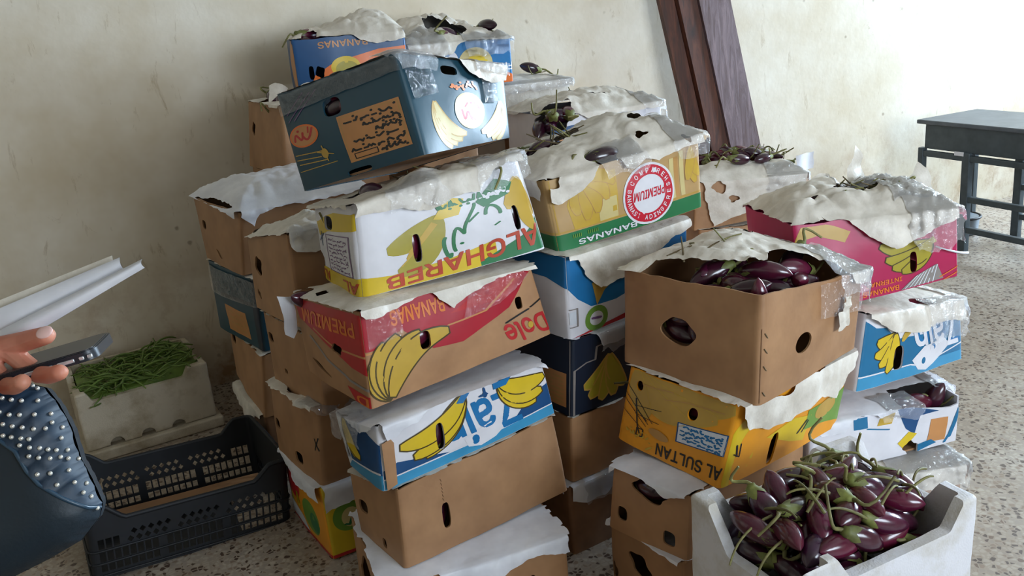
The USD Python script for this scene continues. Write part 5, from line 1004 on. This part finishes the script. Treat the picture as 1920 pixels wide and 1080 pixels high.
stalks_on(NA, (.05, .12), 2, (.03, .02), 'thin stalk on the paper behind the badge carton', 'stalks behind the badge carton', 8, 1.5, .05)
stalks_on(FOIL, (.13, -.03), 2, (.02, .02), 'long thin stalk beside the shrivelled eggplant', 'stalks by the shrivelled eggplant', 9, 1.2, .10)

r = np.random.default_rng(31)
for i in range(16):
    x, y = r.uniform(-.17, .17), r.uniform(-.11, .11); a = r.uniform(0, 6.28); d = np.array([math.cos(a), math.sin(a), r.uniform(.0, .6)]) * .045
    p = np.array([x, y, heap_point(x, y) + .012]); q = [(mf_ @ np.append(v_, 1))[:3] for v_ in (p - d, p + d * .2 + [0, 0, .012], p + d)]
    o = obj('eggplant_stalk', tube(spline(q, 8), np.linspace(.0038, .0022, 8), 6), 'stem_green', smooth=True); tag(o, 'bent green stalk lying over the heap of eggplants in the white foam box', 'stalk', 'stalks on the foam box heap')
for i, (a_, b_) in enumerate((((-.29, -.01, .235), (-.15, .02, .275)), ((-.285, -.08, .23), (-.15, -.05, .27)), ((.20, -.05, .262), (.285, -.015, .262)))):
    a_, b_ = np.array(a_), np.array(b_); q = [(mf_ @ np.append(v_, 1))[:3] for v_ in (a_ - [0, 0, .012], a_ * .6 + b_ * .4 + [0, .008, .012], b_)]
    o = obj('eggplant_stalk', tube(spline(q, 10), np.linspace(.0022, .0036, 10), 6), 'stem_green', smooth=True); tag(o, 'long thin stalk hanging over the rim of the white foam box', 'stalk', 'stalks over the foam box rim')

# ------------------------------------------------------------------ green beans
BEAN = []
r = np.random.default_rng(8)
ml3 = ml2
def bean(i, m, lab, gr):
    if i < 5:
        t = thing('green_bean', lab, 'bean', matrix=m, group=gr); L0 = .10 + .012 * i; b = (-.02, .012, .025, -.03, .006)[i]
        x = np.linspace(-.5, .5, 10); pts = np.c_[x * L0, b * (1 - 4 * x * x), .004 * np.sin(x * 7)]
        obj('pod', tube(pts, .0042 * np.sin(np.pi * (.07 + .86 * (x + .5))) ** .4, 7), 'bean_green', t, smooth=True)
        obj('tip', tube(pts[:2] + [[-.008, 0, .002], [0, 0, 0]], [.001, .0022], 5), 'stem_green', t, smooth=True); BEAN.append(t)
    else: copy_of(BEAN[i % 5], 'green_bean', lab, 'bean', m, gr)
def bean_z(x, y): return .205 + .030 * (1 - (y / .2) ** 2) + .035 * math.exp(-((x - .15) / .08) ** 2)
for i in range(190):
    x, y = r.uniform(-.19, .19), r.uniform(-.17, .15); a = r.normal(0, .9)
    m = np.eye(4); m[:3, :3] = basis([math.cos(a), math.sin(a), r.normal(.0, .22)], r.uniform(0, 6.28)); m[:3, 3] = [x, y, bean_z(x, y) + r.uniform(-.006, .02)]
    bean(i, ml3 @ m, 'green bean in the heap in the dusty foam box', 'green beans in the dusty foam box')
g = np.linspace(-1, 1, 15); a, b = np.meshgrid(g, g); uv = np.stack([a.ravel() * .225, b.ravel() * .17], 1)
F = np.array([f for j in range(14) for i in range(14) for f in ([j * 15 + i, j * 15 + i + 1, j * 15 + i + 16], [j * 15 + i, j * 15 + i + 16, j * 15 + i + 15])])
V = np.c_[uv, [bean_z(*q) - .004 for q in uv] + .008 * (meshkit.noise(np.c_[uv * 90, uv[:, :1] * 0]) - .5)]
o = thing('bean_heap', 'mass of green beans lying below the top layer in the dusty foam box', 'beans', matrix=ml3); tag(o, kind='stuff')
obj('beans', thick(uv, F, lambda q, k: V + [0, 0, k], .12), 'bean_green', o, smooth=False)

# ------------------------------------------------------------------ the person at the edge of the picture
def hull_chain(chains, base=12):
    parts = []
    for ch in chains:
        for (p, a), (q, b) in zip(ch[:-1], ch[1:]):
            parts.append(m3.Manifold.batch_hull([m3.Manifold.sphere(a, base).translate(tuple(p)), m3.Manifold.sphere(b, base).translate(tuple(q))]))
    return m3.Manifold.batch_boolean(parts, m3.OpType.Add)
def smooth_body(mf, length, it=8):
    m = from_m3(mf.refine_to_length(length)); m.merge_vertices(); trimesh.smoothing.filter_taubin(m, iterations=it); return m
D = .86
wr = at(-190, 735, D + .03); palm = at(-70, 690, D + .02)
lines = []
tips = [((12, 655, D + .03), (70, 700, D + .02), (112, 698, D - .022)), ((-30, 668, D + .03), (10, 722, D + .015), (42, 716, D - .026)), ((-75, 685, D + .03), (-50, 738, D + .012), (-22, 735, D - .026)), ((-115, 700, D + .025), (-100, 752, D + .012), (-80, 752, D - .02))]
hand = [[(wr, .026), (at(-120, 705, D + .03), .026), (at(-40, 672, D + .03), .021)], [(at(-120, 705, D + .03), .024), (at(-105, 715, D + .025), .020)]]
for k, (a, b, c_) in enumerate(tips):
    A, B, C_ = at(*a), at(*b), at(*c_); hand.append([(palm, .018), (A, .0105), (B, .0095), ((B + C_) / 2 + [0, 0, -.003], .0085), (C_, .0078)])
hand.append([(at(-90, 690, D + .035), .017), (at(-5, 655, D + .035), .0125), (at(48, 640, D + .02), .0105), (at(86, 629, D - .002), .0090)])
hand.append([(palm, .016), (at(-60, 630, D + .055), .0105), (at(0, 600, D + .06), .0098), (at(22, 592, D + .06), .009)])
sh = at(-690, 470, 1.0); elbow = at(-520, 840, 1.02)
bodyc = np.array([sh[0], sh[1], 0]) + CAM_R * [1, 1, 0] * -.17 + np.array([.02, .10, 0])
def bp(side, fwd, z): return bodyc + CAM_R * [1, 1, 0] / np.linalg.norm(CAM_R[:2]) * side + CAM_F * [1, 1, 0] / np.linalg.norm(CAM_F[:2]) * fwd + np.array([0, 0, z])
skin_chains = hand + [[(wr, .026), ((wr * .55 + elbow * .45), .034), (elbow, .040)], [(bp(0, 0, 1.36), .05), (bp(0, .01, 1.46), .05)], [(bp(0, .01, 1.50), .075), (bp(0, .02, 1.59), .083)], [(bp(0, .07, 1.49), .045), (bp(0, .05, 1.55), .07)],
                      [(bp(0, .10, 1.545), .012), (bp(0, .112, 1.52), .014)], [(bp(-.085, 0, 1.55), .018), (bp(-.085, 0, 1.51), .014)], [(bp(.085, 0, 1.55), .018), (bp(.085, 0, 1.51), .014)]]
person = thing('person', 'person holding folded white papers and a phone, only the hand in view', 'person')
obj('body', smooth_body(hull_chain(skin_chains, 14), .006, 6), 'skin', person, smooth=True)
coat = [[(sh, .062), (elbow, .052), (elbow * .75 + wr * .25, .046)], [(bp(-.15, 0, 1.33), .075), (bp(.15, 0, 1.33), .075)], [(bp(-.10, 0, 1.32), .10), (bp(-.10, 0, 1.0), .10), (bp(-.11, 0, .72), .13)], [(bp(.10, 0, 1.32), .10), (bp(.10, 0, 1.0), .10), (bp(.11, 0, .72), .13)],
        [(bp(0, 0, 1.3), .12), (bp(0, 0, .75), .15)], [(bp(-.20, 0, 1.32), .065), (bp(-.26, .02, 1.05), .05), (bp(-.24, .12, .85), .042)], [(bp(-.10, 0, .72), .10), (bp(-.10, .02, .40), .07), (bp(-.10, 0, .06), .05), (bp(-.10, .12, .04), .04)], [(bp(.10, 0, .72), .10), (bp(.10, .02, .40), .07), (bp(.10, 0, .06), .05), (bp(.10, .12, .04), .04)]]
obj('dark_coat', smooth_body(hull_chain(coat, 12), .035, 6), 'coat_cloth', person, smooth=True, label='long dark coat and dark trousers')
obj('hair', smooth_body(hull_chain([[(bp(0, -.03, 1.58), .09), (bp(0, -.01, 1.62), .085)], [(bp(0, -.05, 1.56), .085), (bp(0, -.06, 1.40), .06)]]), .02, 4), 'hair', person, smooth=True)
for s in (-.03, .03): obj('eye', trimesh.creation.icosphere(2, .012).apply_translation(bp(s, .094, 1.557)), 'nail', person, smooth=True)
def nail_at(p, ax, nrm, w=.0065, l=.0085):
    m = trimesh.creation.icosphere(2, 1.0); x = ax / np.linalg.norm(ax); z = nrm / np.linalg.norm(nrm); y = np.cross(z, x)
    m.apply_transform(np.vstack([np.c_[np.stack([x * l, y * w, z * .0028], 1), p], [0, 0, 0, 1]])); return m
toward = -CAM_F + CAM_U * .5
th = at(86, 629, D - .002); obj('nail', nail_at(th + toward / np.linalg.norm(toward) * .0075 + CAM_R * .002, CAM_R + CAM_U * .3, toward), 'nail', person, smooth=True)

# phone: lies on the fingers, its near long edge towards the camera
ph = thing('phone', 'dark phone with chrome side keys lying on the fingers of the hand', 'phone')
tip, tail = at(176, 655, D + .012), at(-95, 735, D - .002); e1 = tip - tail; ln = np.linalg.norm(e1); e1 /= ln
e3 = CAM_U * .97 + (-CAM_F) * .22 + e1 * 0; e3 -= e1 * (e3 @ e1); e3 /= np.linalg.norm(e3); e2 = np.cross(e3, e1)
PM = np.eye(4); PM[:3, 0], PM[:3, 1], PM[:3, 2], PM[:3, 3] = e1, e2, e3, tail
def place(m): m = m.copy(); m.apply_transform(PM); return m
def slab(x0, x1, y0, y1, z0, z1, r): 
    cs_ = m3.CrossSection([[(x0 + r, y0 + r), (x1 - r, y0 + r), (x1 - r, y1 - r), (x0 + r, y1 - r)]]).offset(r, m3.JoinType.Round, 2, 32); return from_m3(cs_.extrude(z1 - z0).translate((0, 0, z0)))
obj('case', place(slab(0, ln, 0, .070, -.0095, 0, .014)), 'phone_case', ph, smooth=30)
obj('screen', place(slab(.004, ln - .004, .004, .066, 0, .0012, .010)), 'phone_glass', ph, smooth=30)
obj('chrome_trim', place(slab(.0015, ln - .0015, .0015, .0685, -.0016, .0006, .0125)), 'phone_case', ph, smooth=30)
for a, b in ((.070, .098), (.102, .119), (.1235, .1285), (.1315, .1365)): obj('side_key', place(from_m3(rbox(a, b, -.0012, .002, -.0072, -.0032, .001))), 'phone_chrome', ph, smooth=30)

# folded papers held under the thumb
pp = thing('folded_papers', 'folded white paper sheets held in the hand above the phone', 'paper')
def sheet(p0, p1, w0, w1, up, off, bow):
    p0, p1 = np.array(p0), np.array(p1); n, k = 14, 6; V = []
    for i in range(n):
        t_ = i / (n - 1); w = w0 + (w1 - w0) * t_
        for j in range(k): s_ = j / (k - 1); V.append(p0 + (p1 - p0) * t_ + up * w * s_ + off * (1 + 0 * s_) + (-CAM_F) * bow * (math.sin(math.pi * s_) + .4 * math.sin(3 * t_ + s_)))
    F = np.array([f for i in range(n - 1) for j in range(k - 1) for f in ([i * k + j, (i + 1) * k + j, (i + 1) * k + j + 1], [i * k + j, (i + 1) * k + j + 1, i * k + j + 1])])
    V = np.array(V); nn = -CAM_F * .0012
    b = np.vstack([V, V - nn]); N = len(V); edge = [i * k for i in range(n)] + [(n - 1) * k + j for j in range(1, k)] + [i * k + k - 1 for i in range(n - 2, -1, -1)] + [j for j in range(k - 2, 0, -1)]
    R = np.array([f for a_, b_ in zip(edge, edge[1:] + edge[:1]) for f in ([a_, b_, b_ + N], [a_, b_ + N, a_ + N])])
    return trimesh.Trimesh(b, np.vstack([F[:, ::-1], F + N, R]), process=False)
upv = CAM_U * .92 - CAM_R * .38
obj('paper_sheet', sheet(at(-150, 755, D + .035), at(271, 502, D + .05), .036, .012, upv * .8, np.zeros(3), .006), 'paper_white', pp, smooth=True)
obj('paper_sheet', sheet(at(-150, 742, D + .042), at(232, 506, D + .06), .050, .014, upv, np.zeros(3), .004), 'paper_white', pp, smooth=True)
obj('paper_sheet', sheet(at(-150, 725, D + .05), at(222, 512, D + .07), .052, .020, upv, np.zeros(3), .003), 'paper', pp, smooth=True)

# bag: quilted studded top, smooth leather below
BD = .92
outline = [(58, 719), (87, 727), (111, 757), (135, 801), (152, 858), (173, 897), (193, 942), (188, 968), (154, 1012), (96, 1046), (29, 1080), (-60, 1110), (-180, 1110), (-250, 1050), (-260, 900), (-230, 780), (-120, 735), (0, 712)]
O3 = at(-30, 900, BD); ppx = BD / FOCAL_PX
bl = Polygon([((x + 30) * ppx, (900 - y) * ppx) for x, y in outline]).buffer(.004).buffer(-.004)
seam_px = [(-262, 850), (-120, 812), (0, 800), (45, 812), (72, 832), (92, 868), (112, 892), (150, 920), (192, 948)]
seam = [((x + 30) * ppx, (900 - y) * ppx) for x, y in seam_px]
BMX = np.eye(4); BMX[:3, 0], BMX[:3, 1], BMX[:3, 2], BMX[:3, 3] = CAM_R, CAM_U, -CAM_F, O3
def bag_h(xy):
    d = shapely.distance(bl.exterior, shapely.points(xy)); d = np.clip(d / .045, 0, 1); return .042 * np.sqrt(np.clip(1 - (1 - d) ** 2, 0, 1))
def bag_pt(xy, s, o=0): h = bag_h(xy); return np.c_[xy, s * h + o]
bag = thing('handbag', 'dark blue leather handbag with a studded quilted top, hanging below the phone', 'handbag', matrix=BMX)
low = Polygon(seam + [(.30, -.30), (-.30, -.30)]).buffer(0)
def bag_mesh(poly, fn, st=.006):
    b = poly.bounds; uv, F = cut(poly, np.arange(b[0], b[2], st), np.arange(b[1], b[3], st)); return trimesh.Trimesh(fn(uv), F, process=False)
def quilt(uv):
    k = .024; a = (uv[:, 0] + uv[:, 1] * .9) / k; b = (uv[:, 0] - uv[:, 1] * .9) / k
    return bag_pt(uv, 1, .0045 * np.sqrt(np.abs(np.sin(np.pi * a) * np.sin(np.pi * b))))
obj('quilted_panel', bag_mesh(bl.difference(low), quilt, .003), 'bag_quilt', bag, smooth=True)
obj('leather_panel', bag_mesh(bl.intersection(low), lambda q: bag_pt(q, 1, .001)), 'bag_leather', bag, smooth=True)
bk = bag_mesh(bl, lambda q: bag_pt(q, -1)); bk.faces = bk.faces[:, ::-1]; obj('back_panel', bk, 'bag_leather', bag, smooth=True)
sp = np.array(shapely.segmentize(LineString(seam), .006).coords); obj('piping', tube(bag_pt(sp, 1, .002), .0022, 7), 'bag_piping', bag, smooth=True)
studs_px = [(68, 722), (80, 726), (38, 739), (55, 742), (72, 744), (92, 746), (2, 750), (28, 760), (42, 762), (60, 767), (75, 768), (95, 769), (113, 771), (25, 777), (37, 783), (52, 783), (67, 787), (82, 790), (98, 794), (113, 795), (130, 797), (5, 788), (25, 794), (40, 800), (53, 803), (67, 806), (82, 809), (94, 811), (81, 821), (96, 826), (110, 828), (121, 832), (131, 835), (142, 838), (96, 841), (110, 845), (125, 848), (137, 848), (145, 853), (152, 858), (110, 874), (128, 874), (150, 873), (140, 895), (161, 895), (173, 901), (174, 915), (183, 925), (191, 948), (-20, 745), (-40, 752), (-18, 770), (-40, 778), (-20, 792), (-44, 800), (-70, 770), (-72, 795), (118, 786), (133, 815), (143, 825), (149, 846)]
st = []
for x, y in studs_px:
    q = np.array([[(x + 30) * ppx, (900 - y) * ppx]])
    if not bl.contains(Point(*q[0])): continue
    m = trimesh.creation.icosphere(1, .0024); m.apply_translation(bag_pt(q, 1, .004)[0]); st.append(m)
obj('studs', join(*st), 'stud_metal', bag, smooth=True, kind='stuff')
s0, s1 = at(-120, 735, BD), at(-230, 780, BD)
loc = lambda p: (np.linalg.inv(BMX) @ np.append(p, 1))[:3]
obj('strap', tube(spline([loc(at(-110, 738, BD)), loc(at(-180, 640, BD + .03)), loc(elbow * .7 + wr * .3 + [0, 0, .05]), loc(at(-330, 680, BD + .06)), loc(at(-235, 790, BD))], 24), .006, 8), 'bag_leather', bag, smooth=True)
